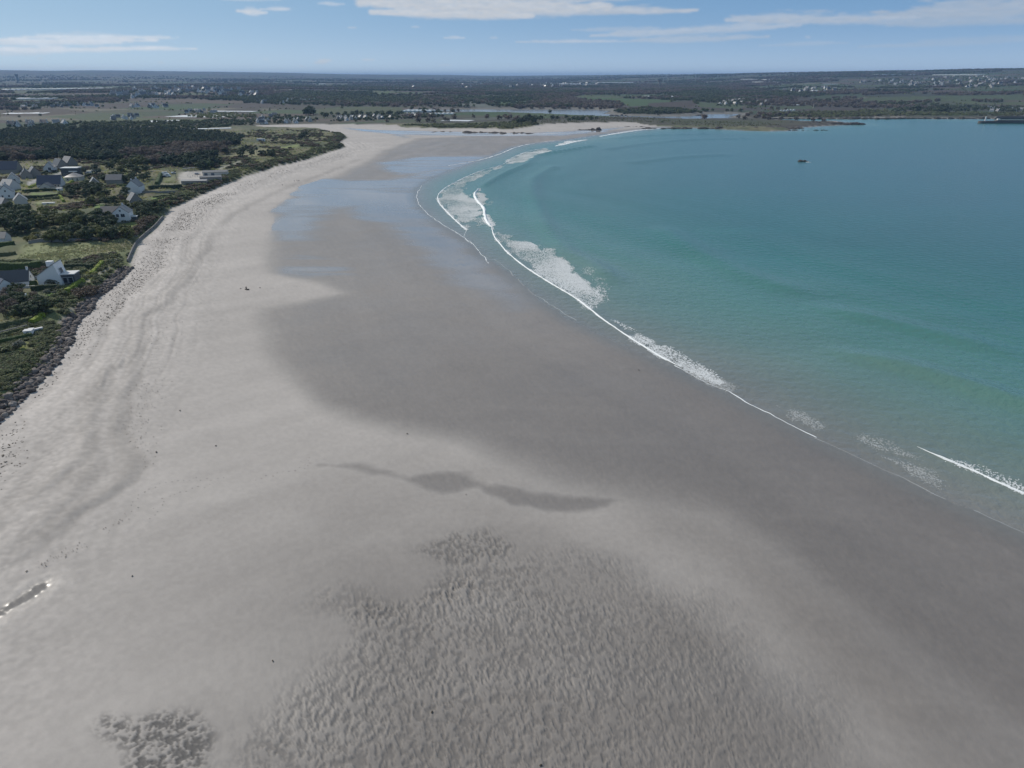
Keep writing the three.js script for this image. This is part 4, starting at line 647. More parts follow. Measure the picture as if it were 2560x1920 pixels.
hedge([165, 672], [232, 672], 2.4, 3.0, 'dark', 'dark hedge behind the flat wing of the wedge house');
hedge([58, 482], [147, 478], 2.2, 2.4, 'dark', 'upper dark hedge of the three below the long slate roof');
hedge([58, 496], [150, 491], 2.2, 2.2, 'dark', 'middle dark hedge of the three below the long slate roof');
hedge([70, 503], [152, 496], 1.4, 1.6, 'olive', 'lowest thin hedge of the three below the long slate roof');
hedge([74, 470], [102, 456], 1.6, 2.2, 'gold', 'yellow green hedge beside the lane left of the long slate roof');
hedge([168, 466], [182, 455], 1.8, 2.4, 'gold', 'yellow green hedge right of the long slate roof');
hedge([150, 492], [160, 505], 1.8, 2.4, 'gold', 'bright hedge at the end of the three dark hedges');
hedge([372, 474], [455, 470], 3.0, 4.0, 'dark', 'thick dark hedge below the parking place');
hedge([392, 462], [402, 438], 2.6, 3.6, 'green', 'green hedge on the left side of the parking place');
hedge([382, 494], [431, 491], 1.0, 1.2, 'dark', 'low hedge across the small lawn near the dune');
hedge([262, 467], [326, 467], 2.0, 2.2, 'green', 'hedge left of the tall white gable');
hedge([205, 446], [232, 436], 1.8, 2.4, 'dark', 'dark hedge behind the hipped grey roof');
hedge([76, 446], [118, 430], 1.8, 2.0, 'dark', 'dark hedge along the upper side of the village lane');
hedge([-20, 618], [36, 612], 2.2, 3.0, 'green', 'green hedge at the left edge beside the tussocky field');
hedge([-20, 640], [40, 636], 1.6, 2.2, 'olive', 'pale grey green hedge at the left edge below the field corner');
hedge([0, 655], [112, 660], 1.6, 2.6, 'olive', 'rough hedge along the lower side of the tussocky field');
function wall(list, h, w, m, label, name = 'garden_wall', cat = 'wall') {
  const t = thing(name, label, cat, [0, 0, 0]), pts = list.map(([a, b]) => { const g = G(a, b); return [g.x, g.z]; });
  for (let i = 1; i < pts.length; i++) { mesh('wall_section', band(pts[i - 1], pts[i], { h, w, lean: 0.05, step: 2.5, bump: 0.04, drop: 0.6 }), m, t); const c = mesh('coping', band(pts[i - 1], pts[i], { h: 0.14, w: w + 0.16, lean: 0, step: 2.5, bump: 0.03, drop: 0 }), concreteM, t); c.position.y = h + 0.003; }
  return t;
}
wall([[72, 609], [150, 605], [250, 600], [345, 592]], 1.5, 0.6, stoneM, 'long grey stone wall along the far side of the tussocky field');
wall([[356, 483], [400, 483], [446, 481]], 1.3, 0.6, stoneM, 'pale stone wall between the tall white gable and the dune');
wall([[322, 487], [345, 487]], 1.4, 0.5, std(0.6, 0.6, 0.58), 'short white wall left of the tall white gable');
wall([[78, 698], [112, 695]], 1.2, 0.4, std(0.62, 0.62, 0.6), 'low white wall between the long white house and the wedge house');
wall([[-10, 838], [70, 818]], 0.9, 0.5, stoneM, 'low stone wall below the garden hedges at the left edge');
// ---------------------------------------------------------------- the sea wall and the bank of boulders
{
  const t = thing('sea_wall', 'grey concrete sea wall curving along the top of the beach', 'sea wall', [0, 0, 0]), c = new Course(smooth(coast.slice(15, 20), 20)), n = 17;
  for (let k = 0; k < n; k++) {
    const pos = [], idx = [], prof = [[0.8, 0], [0.35, 2.3], [-0.25, 2.35], [-0.6, 0.5]], s0 = c.total * k / n + 0.03, s1 = c.total * (k + 1) / n - 0.03, m = prof.length;
    for (let i = 0; i <= 2; i++) { const p = c.at(lerp(s0, s1, i / 2)); for (const [o, y] of prof) pos.push(p.x - p.dz * (o - 1.2), y + 1.8, p.z + p.dx * (o - 1.2)); if (i) for (let j = 1; j < m; j++) { const q = i * m + j; idx.push(q, q - 1, q - m, q - m, q - 1, q - m - 1); } }
    idx.push(0, 1, 2, 0, 2, 3, 8, 10, 9, 8, 11, 10);
    const g = new THREE.BufferGeometry(); g.setAttribute('position', new THREE.Float32BufferAttribute(pos, 3)); g.setIndex(idx); const q = g.toNonIndexed(); q.computeVertexNormals(); mesh('wall_panel', q, concreteM, t);
  }
}
function stone(r, rough = 0.28) { const g = new THREE.IcosahedronGeometry(r, 1), p = g.attributes.position, s = [rr(0.8, 1.25), rr(0.65, 0.95), rr(0.8, 1.2)], o = rnd() * 50; for (let i = 0; i < p.count; i++) { const x = p.getX(i), y = p.getY(i), z = p.getZ(i), k = 1 + rough * 2 * (vn(x / r * 1.3 + o, y / r * 1.3 + z / r * 0.7 + o) - 0.5); p.setXYZ(i, x * k * s[0], y * k * s[1], z * k * s[2]); } g.computeVertexNormals(); return g; }
{
  const t = thing('boulder_bank', 'bank of grey brown boulders along the foot of the green slope on the left', 'boulders', [0, 0, 0]), c = new Course([[-128, -110], ...coast.slice(0, 15)]);
  const G5 = Array.from({ length: 7 }, () => stone(0.84)), M4 = [std(0.125, 0.102, 0.092), std(0.175, 0.147, 0.13), std(0.085, 0.07, 0.064), std(0.24, 0.21, 0.185)], all = [];
  for (let s = 0; s < c.total; s += 0.62) { const p = c.at(s), w = lerp(5.2, 4.4, s / c.total); for (let k = 0; k < 3; k++) { const o = (k + rnd()) / 3 * w - 0.6, x = p.x + p.dz * o + rr(-0.4, 0.4), z = p.z - p.dx * o + rr(-0.4, 0.4); all.push([x, H(x, z) + rr(-0.1, 0.55), z, rr(0.55, 1.1) * (rnd() < 0.18 ? 1.55 : 1)]); } }
  const seen = (q) => { const az = Math.atan2(q[0], -q[2]); return az > rad(-42) ? 0 : 1e5; };
  all.sort((a, b) => seen(a) + Math.hypot(a[0], a[2]) - 40 * a[3] - seen(b) - Math.hypot(b[0], b[2]) + 40 * b[3]);
  for (const [x, y, z, s] of all.slice(0, 299)) { const m = mesh('boulder', G5[Math.floor(rnd() * 7)], M4[Math.floor(rnd() * 3.7)], t); m.position.set(x, y, z); m.rotation.set(rr(-0.4, 0.4), rnd() * 6.28, rr(-0.4, 0.4)); m.scale.setScalar(s); }
  const rest = all.slice(299), im = lit(new THREE.InstancedMesh(G5[2], std(0.15, 0.125, 0.112), rest.length)), o = new THREE.Object3D(); im.name = 'boulders_far'; im.userData.kind = 'stuff'; t.add(im);
  rest.forEach(([x, y, z, s], i) => { o.position.set(x, y, z); o.rotation.set(rr(-0.5, 0.5), rnd() * 6.28, rr(-0.5, 0.5)); o.scale.set(s, s * rr(0.8, 1.1), s * rr(0.8, 1.2)); o.updateMatrix(); im.setMatrixAt(i, o.matrix); const v = rr(0.6, 1.3); im.setColorAt(i, rgb(v, v, v)); });
}
// ---------------------------------------------------------------- houses
const WALLC = { white: std(0.72, 0.72, 0.71, 0.85), cream: std(0.55, 0.52, 0.46, 0.85), stone: std(0.28, 0.26, 0.235, 0.9), dark: std(0.07, 0.075, 0.085, 0.7), pale: std(0.62, 0.61, 0.6, 0.85) };
const slateTile = tile(256, (u, v) => 0.62 + 0.3 * wrapNoise(u, v, 24, 3) + (v * 32 % 1 < 0.12 ? -0.2 : 0)); slateTile.repeat.set(0.25, 0.25);
const ROOFC = { slate: new THREE.MeshStandardMaterial({ color: rgb(0.085, 0.09, 0.10), roughness: 0.42, map: slateTile }), light: new THREE.MeshStandardMaterial({ color: rgb(0.34, 0.34, 0.34), roughness: 0.5, map: slateTile }), grey: new THREE.MeshStandardMaterial({ color: rgb(0.19, 0.19, 0.195), roughness: 0.5, map: slateTile }), navy: new THREE.MeshStandardMaterial({ color: rgb(0.06, 0.075, 0.115), roughness: 0.4, map: slateTile }) };
const paneM = std(0.03, 0.035, 0.045, 0.12), frameM = std(0.7, 0.7, 0.69, 0.6), blueM = std(0.09, 0.14, 0.23, 0.6), doorM = std(0.08, 0.1, 0.13, 0.6), potM = std(0.3, 0.15, 0.09, 0.8);
const box = (w, h, d, x = 0, y = 0, z = 0) => { const g = new THREE.BoxGeometry(w, h, d); g.translate(x, y, z); return g; };
function prism(L, D, hw, hr, ridge = 0) { const s = new THREE.Shape([[-D / 2, -0.8], [D / 2, -0.8], [D / 2, hw], [ridge * D, hw + hr], [-D / 2, hw]].map((p) => new THREE.Vector2(...p))); const g = new THREE.ExtrudeGeometry(s, { depth: L, bevelEnabled: false }); g.translate(0, 0, -L / 2); g.rotateY(Math.PI / 2); return g; }   // ridge along x, gables at both ends
function slab(L, ax, ay, bx, by, t = 0.18) {                      // a roof plane between two edges seen end on (z, y)
  const nx = -(by - ay), ny = bx - ax, l = Math.hypot(nx, ny) * (ny < 0 ? -1 : 1), s = new THREE.Shape([[ax, ay], [bx, by], [bx + nx / l * t, by + ny / l * t], [ax + nx / l * t, ay + ny / l * t]].map((p) => new THREE.Vector2(...p))), g = new THREE.ExtrudeGeometry(s, { depth: L, bevelEnabled: false }); g.translate(0, 0, -L / 2); g.rotateY(Math.PI / 2); return g;
}
function opening(parent, face, L, D, u, y, w, h, kind, frame = frameM) { // face 0 front (+z), 1 right gable (+x), 2 back, 3 left gable
  const t = mesh(kind, box(w + 0.16, h + 0.16, 0.1), kind === 'door' ? frame : frame, parent), deep = face % 2 ? L / 2 : D / 2, a = face * Math.PI / 2;
  t.position.set(Math.sin(a) * deep + Math.cos(a) * u, y + h / 2, Math.cos(a) * deep - Math.sin(a) * u); t.rotation.y = a;
  mesh(kind === 'door' ? 'leaf' : 'pane', box(w, h, 0.06, 0, 0, 0.05), kind === 'door' ? doorM : paneM, t);
  if (kind === 'window' && w > 0.9) mesh('mullion', box(0.07, h, 0.05, 0, 0, 0.07), frame, t);
  return t;
}
function house({ px: P, turn = 0, L, D, hw, hr, wall: wc = 'white', roof = 'slate', chimneys = [], open = [], label, ridge = 0, name = 'house', cat = 'house', over = 0.3, dormers = [], sink = 0 }) {
  const g = G(...P), t = thing(name, label, cat, [g.x, g.y - sink, g.z], rad(turn));
  mesh('wall', prism(L, D, hw, hr, ridge), WALLC[wc], t);
  const z0 = ridge * D, top = hw + hr, kf = hr / (D / 2 - z0), kb = hr / (D / 2 + z0), r = mesh('roof', mergeGeometries([slab(L + 0.4, z0, top + 0.06, D / 2 + over, hw - kf * over + 0.06), slab(L + 0.4, z0, top + 0.06, -D / 2 - over, hw - kb * over + 0.06)]), ROOFC[roof], t);
  for (const x of chimneys) { const c = mesh('chimney', box(0.7, 1.7, 0.9), WALLC[wc], r); c.position.set(x, top + 0.5, z0); mesh('chimney_cap', box(0.86, 0.14, 1.06), concreteM, c).position.y = 0.85; }
  for (const x of dormers) { const d = mesh('dormer', prism(1.5, 1.4, 0.4, 0.6), WALLC[wc], t); d.rotation.y = Math.PI / 2; d.position.set(x, hw + hr * 0.35, D / 4 + 0.3); const w = mesh('window', box(0.9, 0.8, 0.1), paneM, d); w.rotation.y = Math.PI / 2; w.position.set(-0.76, 0, 0); }
  for (const o of open) opening(t, o[0], L, D, o[1], o[2], o[3], o[4], o[5] ?? 'window', o[6]);
  return t;
}
const row = (face, xs, y, w, h, kind, frame) => xs.map((u) => [face, u, y, w, h, kind, frame]);
house({ px: [40, 716], turn: 18, L: 13, D: 7.5, hw: 3.0, hr: 4.0, chimneys: [-6, 6], open: [...row(0, [-4, -0.5, 3.4], 0.9, 1.2, 1.2), [0, 1.4, 0, 1, 2.1, 'door'], [1, 0, 3.4, 0.8, 1]], label: 'long white house with dark slate roof and two end chimneys near the left edge' });
{ // the wedge-shaped house: one tall slope, a flat wing with a dark glass front, a walled terrace
  const g = G(140, 707), t = thing('house', 'white modern house shaped like a wedge with a flat glazed wing', 'house', [g.x, g.y, g.z], rad(10));
  const s = new THREE.Shape([[-5.2, -0.8], [4.6, -0.8], [2.6, 9.2], [-5.2, 4.2]].map((p) => new THREE.Vector2(...p))), w = new THREE.ExtrudeGeometry(s, { depth: 8, bevelEnabled: false }); w.translate(0, 0, -4); mesh('wall', w, WALLC.white, t);
  const r = slab(8.4, -5.5, 4.1, 2.75, 9.38, 0.2); r.rotateY(-Math.PI / 2); const roof = mesh('roof', r, ROOFC.light, t); const ch = mesh('chimney', box(2.6, 2.2, 2), WALLC.white, roof); ch.position.set(-1.2, 8.2, -2.2);
  const wing = mesh('flat_wing', box(5.5, 4.6, 6, 6.4, 1.7, -0.5), WALLC.dark, t); mesh('wing_roof', box(5.9, 0.35, 6.4, 6.4, 4.18, -0.5), WALLC.pale, t); for (const x of [5.2, 7.4]) { const o = mesh('window', box(1.9, 2.6, 0.1), frameM, wing); o.position.set(x, 1.6, 2.52); mesh('pane', box(1.7, 2.4, 0.06, 0, 0, 0.04), paneM, o); }
  const up = mesh('window', box(0.1, 2.4, 2.6), frameM, t); up.position.set(3.6, 5.6, 0.2); up.rotation.z = 0.2; mesh('pane', box(0.06, 2.2, 2.4, 0.05, 0, 0), paneM, up);
  const yard = mesh('terrace', box(9, 0.5, 6, -6, 0.2, 5.5), std(0.5, 0.48, 0.44), t); mesh('terrace_wall', box(9.3, 1.7, 0.3, -6, 0.6, 8.6), WALLC.pale, yard); mesh('terrace_wall', box(0.3, 1.7, 6, -10.6, 0.6, 5.5), WALLC.pale, yard);
}
house({ px: [311, 551], turn: -76, L: 10, D: 9.4, hw: 5.6, hr: 3.7, roof: 'grey', chimneys: [-3], open: [[1, -1.9, 3.0, 1.5, 1.9], [1, 1.1, 3.0, 2.2, 1.9], [1, 0, 6.4, 1, 1], ...row(0, [-3, 0, 2.8], 3.2, 0.9, 2.1, 'window', blueM), [0, 1, 0.2, 2.2, 2.1, 'door']], label: 'white gabled house with blue shuttered side and a balcony among dark trees' });
{ const g = G(330, 551), t = thing('balcony', 'white balcony terrace built against the blue shuttered house', 'balcony', [g.x, g.y, g.z], rad(14)); mesh('deck', box(7, 0.3, 4, 0, 2.6, 0), WALLC.white, t); mesh('railing', box(7, 0.9, 0.12, 0, 3.2, 1.94), WALLC.white, t); mesh('underside_room', box(6.6, 2.9, 3.4, 0, 1.0, 0), WALLC.dark, t); }
house({ px: [341, 481], turn: -82, L: 12, D: 10, hw: 5.2, hr: 4.8, roof: 'grey', chimneys: [5.2, -5], open: [[0, -2, 1, 1, 1.3], [0, 2, 1, 1, 1.3]], label: 'tall plain white gable end with a chimney, alone by the green lawn' });
house({ px: [130, 467], turn: 12, L: 18, D: 11, hw: 2.8, hr: 6.6, roof: 'navy', wall: 'pale', open: [...row(0, [3, 5, 7.2], 0.8, 1.4, 1.3)], label: 'long low house under a big dark blue slate roof in the village' });
house({ px: [119, 474], turn: -80, L: 7, D: 9.5, hw: 2.4, hr: 3.0, wall: 'cream', open: [[1, 0, 0.2, 2.2, 2]], label: 'low cream gabled garage in front of the big dark slate roof' });
{ const g = G(188, 451), t = thing('house', 'pale house under a hipped grey slate roof beside the lane', 'house', [g.x, g.y, g.z], rad(8)); mesh('wall', box(13, 4, 9, 0, 1.4, 0), WALLC.cream, t); const r = new THREE.ConeGeometry(8.6, 3.6, 4, 1); r.rotateY(Math.PI / 4); r.scale(1.15, 1, 0.82); r.translate(0, 5.2, 0); mesh('roof', r, ROOFC.grey, t); for (const u of [-4, 0, 4]) opening(t, 0, 13, 9, u, 0.9, 1.3, 1.4, 'window'); }
{ const g = G(182, 440), t = thing('house', 'dark flat roofed block with white roof edges behind the hipped roof', 'house', [g.x, g.y, g.z], rad(4)); mesh('wall', box(15, 8, 8, 0, 3.2, 0), WALLC.dark, t); mesh('roof', box(15.4, 0.6, 8.4, 0, 7.5, 0), WALLC.white, t); mesh('balcony', box(7, 0.8, 1.6, 3.6, 4.6, 4.8), WALLC.white, t); for (const u of [-5, -2.5]) opening(t, 0, 15, 8, u, 1, 1.6, 1.6, 'window'); }
house({ px: [20, 493], turn: -62, L: 11, D: 9.5, hw: 4.4, hr: 4.8, chimneys: [5, -5], open: [[1, -2.4, 0.8, 1.1, 1.4], [1, 1.6, 0.8, 1.1, 1.4], [1, 0, 4.6, 1, 1.2], [0, 0, 0.8, 1.2, 1.3]], label: 'white gabled house with dark slate roof lowest of the left edge village' });
house({ px: [27, 473], turn: -20, L: 12, D: 9, hw: 3.4, hr: 4.4, roof: 'light', wall: 'pale', chimneys: [5.4], label: 'house with a pale grey sunlit roof just above the lowest white gable' });
house({ px: [54, 511], turn: -55, L: 10, D: 8, hw: 3.6, hr: 4.0, roof: 'light', wall: 'cream', open: [[0, 0, 1, 1, 1.2]], label: 'small house with a light grey roof beside the clump of cypresses' });
house({ px: [36, 458], turn: -58, L: 11, D: 9, hw: 3.6, hr: 5, wall: 'pale', roof: 'grey', open: [[1, 1, 2.2, 1.4, 1.8]], label: 'pale gable with one dark window at the near end of the lane' });
house({ px: [68, 446], turn: -55, L: 13, D: 9, hw: 3.6, hr: 5, wall: 'stone', roof: 'slate', chimneys: [6, -6], open: [[1, 0, 1, 1.4, 1.4], ...row(0, [-3, 1], 1, 1.2, 1.3)], dormers: [-2, 2], label: 'stone gabled house with roof windows on the lane in the village' });
house({ px: [88, 441], turn: -50, L: 13, D: 9, hw: 3.6, hr: 5, wall: 'stone', roof: 'grey', label: 'stone house with plain brown grey roof behind the one with roof windows' });
house({ px: [20, 433], turn: 10, L: 22, D: 12, hw: 4, hr: 7, wall: 'stone', roof: 'navy', chimneys: [-10, 10], label: 'large dark slate roof at the left edge under the wood' });
house({ px: [127, 428], turn: -68, L: 11, D: 9.5, hw: 3.6, hr: 5, wall: 'pale', roof: 'slate', open: [[1, 0.6, 1.6, 2.2, 2.4]], label: 'pale gabled house with a dark doorway left of the flat roofed block' });
house({ px: [152, 422], turn: -35, L: 13, D: 10, hw: 3.6, hr: 6.2, wall: 'stone', roof: 'slate', label: 'grey stone house at the edge of the wood behind the flat roofed block' });
house({ px: [175, 414], turn: -30, L: 12, D: 10, hw: 3.6, hr: 5.6, wall: 'stone', roof: 'grey', label: 'brownish roofed house furthest back against the wood' });
house({ px: [238, 468], turn: -58, L: 9, D: 8, hw: 3.0, hr: 4.8, wall: 'stone', roof: 'light', label: 'old grey house half hidden by trees right of the long slate roof' });
house({ px: [290, 457], turn: 6, L: 13, D: 8, hw: 3, hr: 4, wall: 'stone', roof: 'grey', label: 'low grey roof in the trees left of the parking place' });
house({ px: [338, 508], turn: -50, L: 10, D: 8, hw: 2.6, hr: 4.6, wall: 'stone', roof: 'grey', label: 'weathered grey roofed cottage in the bushes between the two white gables' });
house({ px: [285, 540], turn: 4, L: 14, D: 8, hw: 2.6, hr: 3.6, wall: 'stone', roof: 'slate', label: 'low dark roofed annex behind the balcony house' });
house({ px: [8, 728], turn: -35, L: 9, D: 8, hw: 2.2, hr: 3.6, roof: 'navy', open: [[0, 0, 0.8, 1.2, 1.2]], label: 'house with bluish roof and white eave cut by the left edge' });
house({ px: [8, 518], turn: -20, L: 9, D: 7, hw: 3, hr: 3.6, roof: 'light', wall: 'stone', label: 'small grey roof at the left edge above the cypress clump' });
house({ px: [-6, 560], turn: -60, L: 9, D: 8, hw: 3.2, hr: 4, label: 'white gable half hidden by the cypress clump at the left edge' });
house({ px: [-2, 605], turn: 10, L: 10, D: 7, hw: 2.6, hr: 2.8, wall: 'pale', roof: 'grey', label: 'pale low house at the left edge beside the tussocky field' });
house({ px: [540, 438], turn: 12, L: 22, D: 8, hw: 3.2, hr: 1.2, wall: 'cream', roof: 'grey', open: [[0, -8, 0, 3, 2.6, 'door'], [0, -2, 0, 3, 2.6, 'door']], label: 'low pale shed at the back of the parking place', name: 'shed', cat: 'shed' });
house({ px: [528, 449], turn: 16, L: 18, D: 6, hw: 2.4, hr: 0.9, wall: 'stone', roof: 'grey', label: 'long dark low shed right of the parked vehicles near the dune', name: 'shed', cat: 'shed' });
house({ px: [488, 460], turn: 6, L: 21, D: 5, hw: 2.8, hr: 0.8, wall: 'stone', roof: 'light', label: 'long grey roofed hut along the lower side of the parking place', name: 'shed', cat: 'shed' });
// small pale things in the gardens
function shed(P, L, D, h, label, cat = 'shed', name = 'garden_shed', turn = 15) { const g = G(...P), t = thing(name, label, cat, [g.x, g.y, g.z], rad(turn)); mesh('wall', box(L, h + 0.4, D, 0, h / 2 - 0.2, 0), WALLC.white, t); mesh('roof', box(L + 0.3, 0.14, D + 0.3, 0, h + 0.075, 0), WALLC.pale, t); mesh('door', box(0.8, h * 0.8, 0.08, 0, h * 0.4, D / 2 + 0.03), doorM, t); }
shed([74, 838], 2.6, 2.2, 1.9, 'white garden shed nearest the boulder bank below the hedges'); shed([80, 833], 1.6, 1.6, 1.6, 'smaller white garden box just behind the white garden shed'); shed([88, 830], 0.9, 5, 1.1, 'narrow pale garden frame beside the brown hedge bottom', 'frame', 'cold_frame', -40);
shed([59, 744], 2.2, 1.6, 1.4, 'white garden shelter left of the bright green lawn'); shed([122, 511], 8, 2.4, 1.2, 'long white flat shelter below the three dark hedges', 'shelter', 'garden_shelter'); shed([150, 478], 4, 3.4, 2.4, 'small pale hut at the right end of the dark hedges', 'hut', 'garden_hut'); shed([222, 435], 5, 3, 2.6, 'pale caravan among the trees left of the big olive clump', 'caravan', 'caravan'); shed([238, 430], 5, 3, 2.4, 'second pale caravan right of the first among the trees', 'caravan', 'caravan'); shed([318, 481], 7, 3.4, 1.8, 'low white annex beside the tall white gable', 'annex', 'white_annex'); shed([650, 352], 8, 4, 3, 'white hut on the dune, left of a pair', 'hut', 'dune_hut', -10); shed([659, 353], 5, 3.5, 3.2, 'white hut on the dune, right of a pair', 'hut', 'dune_hut', 20);
// vehicles at the parking place and in the lane
function vehicle(P, turn, kind, color, label) {
  const g = G(...P), t = thing(kind === 'van' ? 'parked_van' : 'parked_car', label, kind, [g.x, g.y + 0.05, g.z], rad(turn)), L = kind === 'van' ? 5.6 : 4.2, h = kind === 'van' ? 2.5 : 1.45, w = kind === 'van' ? 2.0 : 1.75;
  const prof = kind === 'van' ? [[-L / 2, 0.35], [L / 2, 0.35], [L / 2, 1.0], [L / 2 - 0.7, 1.2], [L / 2 - 1.3, h - 0.05], [L / 2 - 1.5, h], [-L / 2, h]] : [[-L / 2, 0.3], [L / 2, 0.3], [L / 2, 0.7], [L / 2 - 0.9, 0.9], [L / 2 - 1.6, h], [-L / 2 + 0.7, h], [-L / 2, 0.95]];
  const b = new THREE.ExtrudeGeometry(new THREE.Shape(prof.map((p) => new THREE.Vector2(...p))), { depth: w - 0.16, bevelEnabled: true, bevelSize: 0.06, bevelThickness: 0.08, bevelSegments: 1 }); b.translate(0, 0, -w / 2 + 0.08); mesh('body', b, color, t);
  const wi = mesh('window', box(L * 0.36, h * 0.24, w + 0.04, L * 0.06, h * 0.76, 0), paneM, t); for (const x of [-L * 0.31, L * 0.31]) for (const z of [-1, 1]) { const c = mesh('wheel', new THREE.CylinderGeometry(0.33, 0.33, 0.22, 14), std(0.02, 0.02, 0.02), t); c.rotation.x = Math.PI / 2; c.position.set(x, 0.33, z * (w / 2 - 0.06)); mesh('rim', new THREE.CylinderGeometry(0.18, 0.18, 0.24, 10), std(0.4, 0.4, 0.4, 0.4), c); }
}
const paint = (r, g, b) => new THREE.MeshPhysicalMaterial({ color: rgb(r, g, b), roughness: 0.35, clearcoat: 0.6 });
vehicle([414, 437], 12, 'van', paint(0.75, 0.75, 0.75), 'white van highest of the vehicles left of the parking place'); vehicle([419, 442], 6, 'van', paint(0.7, 0.7, 0.68), 'white camper van just below the highest van'); vehicle([410, 443], 8, 'car', paint(0.03, 0.03, 0.035), 'black car left of the white camper van'); vehicle([434, 434], 30, 'car', paint(0.75, 0.75, 0.75), 'white car by the entrance of the parking place'); vehicle([493, 436], 5, 'car', paint(0.5, 0.5, 0.52), 'silver car alone in the middle of the parking place'); vehicle([164, 428], 20, 'car', paint(0.78, 0.78, 0.78), 'white car in the lane by the flat roofed block'); vehicle([9, 446], 8, 'car', paint(0.75, 0.75, 0.75), 'white car at the left edge above the pale gable');
{ const g = G(441, 446), t = thing('sign_post', 'dark post standing at the left side of the parking place', 'post', [g.x, g.y, g.z]); mesh('pole', limb([0, 0, 0], [0, 6.5, 0], 0.16, 0.12, 8), doorM, t); mesh('board', box(1.6, 0.7, 0.1, 0, 6.2, 0.18), doorM, t); }
for (let i = 0; i < 5; i++) { const g = G(462 + i * 11, 427 - i * 0.7), t = thing('picnic_shelter', 'small dark shelter in the row behind the parking place', 'shelter', [g.x, g.y, g.z], 0.2, 'row of shelters behind the parking place'); mesh('roof', slab(3, -1.4, 2.0, 1.4, 2.3, 0.12), ROOFC.slate, t); for (const [x, z] of [[-1.3, -1.1], [1.3, -1.1], [-1.3, 1.1], [1.3, 1.1]]) mesh('post', box(0.14, 2.1, 0.14, x, 1.0, z), doorM, t); }
for (let i = 0; i < 6; i++) { const g = G(470 + i * 6, 441 + (i % 2) * 2), t = thing('bollard', 'short post on the sand of the parking place', 'bollard', [g.x, g.y, g.z], 0, 'posts on the parking place'); mesh('post', limb([0, -0.2, 0], [0, 1.1, 0], 0.14, 0.12, 8), doorM, t); mesh('cap', limb([0, 1.1, 0], [0, 1.18, 0], 0.15, 0.1, 8), doorM, t); }
// ---------------------------------------------------------------- the villages further off
function farHouse() { const t = new THREE.Group(); mesh('wall', prism(11, 8, 3.6, 4.6), WALLC.white, t); const r = mesh('roof', mergeGeometries([slab(11.3, 0, 8.26, 4.3, 3.3), slab(11.3, 0, 8.26, -4.3, 3.3)]), ROOFC.slate, t); for (const x of [-5, 5]) mesh('chimney', box(0.9, 2, 1.2, x, 8.7, 0), WALLC.white, r); for (const x of [-3, 0, 3]) mesh('window', box(1.1, 1.3, 0.1, x, 1.7, 4.03), paneM, t); for (const y of [1.7, 4.6]) mesh('window', box(0.1, 1.3, 1.2, 5.53, y, 0), paneM, t); return t; }
const farKinds = [['white', 'slate'], ['cream', 'slate'], ['stone', 'grey'], ['white', 'light']].map(([w, r]) => { const t = farHouse(); t.children.forEach((c) => { if (c.name === 'wall') c.material = WALLC[w]; if (c.name === 'roof') c.material = ROOFC[r]; }); return t; });  // fourth kind: pale roof colour stands in for sun glint on slate
let farOn = [false, false, false, false];
function hamlet(list, label, group, [s0, s1] = [0.8, 1.1], turn = null) {
  for (const [a, b] of list) { const g = G(a, b), k = Math.floor(rnd() * 3.99), t = farOn[k] ? farKinds[k].clone() : farKinds[k]; farOn[k] = true; t.name = numbered('village_house'); scene.add(t); t.position.set(g.x, g.y - 0.3, g.z); t.rotation.y = turn === null ? (rnd() < 0.55 ? -1.2 : 0.3) + rr(-0.5, 0.5) : turn + rr(-0.25, 0.25); t.scale.set(rr(s0, s1), rr(s0, s1), rr(s0, s1)); t.userData = {}; tag(t, label, 'house', group); }
}
const strew = (n, area) => { const o = new Outline(area), l = []; while (l.length < n) { const a = rr(o.x0, o.x1), b = rr(o.z0, o.z1); if (o.sd(a, b) > 0) l.push([a, b]); } return l; };
hamlet([...strew(24, [[820, 302], [900, 294], [1030, 289], [1090, 287], [1090, 291], [960, 298], [860, 303]]), ...strew(8, [[700, 306], [800, 300], [800, 306], [712, 308]])], 'white gabled house in the row behind the far end of the beach', 'houses of the far beach village', [0.8, 1.1], -1.1);
hamlet(strew(11, [[640, 300], [690, 288], [700, 306], [645, 311]]), 'house in the small group left of the far beach village', 'houses left of the far beach village', [0.75, 1.0]);
hamlet(strew(16, [[455, 278], [500, 274], [545, 280], [540, 285], [470, 284]]), 'bright roofed house in the row beyond the pine wood', 'houses of the row beyond the pine wood', [0.75, 1.0]);
hamlet(strew(7, [[320, 268], [440, 262], [440, 272], [330, 270]]), 'white house scattered in the fields left of the row beyond the wood', 'scattered houses in the left fields', [1.1, 1.5]);
hamlet(strew(70, [[240, 240], [320, 228], [430, 218], [520, 215], [600, 226], [560, 238], [400, 244], [300, 246]]), 'small house of the large village on the left plain', 'houses of the large village on the left plain', [1.4, 2.3]);
hamlet(strew(20, [[520, 225], [640, 230], [650, 242], [560, 240]]), 'small house at the right end of the large left village', 'houses at the right end of the large left village', [1.2, 2.0]);
hamlet(strew(24, [[20, 268], [60, 258], [250, 262], [260, 268], [60, 270]]), 'house in the scattered row among the left fields', 'houses of the scattered row in the left fields', [0.8, 1.1]);
hamlet(strew(12, [[0, 318], [60, 308], [180, 312], [180, 318]]), 'house at the back edge of the pine wood on the left', 'houses behind the pine wood', [0.9, 1.2]);
hamlet(strew(10, [[270, 296], [350, 288], [360, 298], [290, 304]]), 'farm building in the fields behind the pine wood', 'farm buildings behind the pine wood', [0.8, 1.1]);
hamlet(strew(46, [[1010, 220], [1100, 214], [1280, 210], [1500, 210], [1500, 216], [1280, 220], [1060, 224]]), 'small house of the village along the middle ridge', 'houses of the middle ridge village', [1.4, 2.2]);
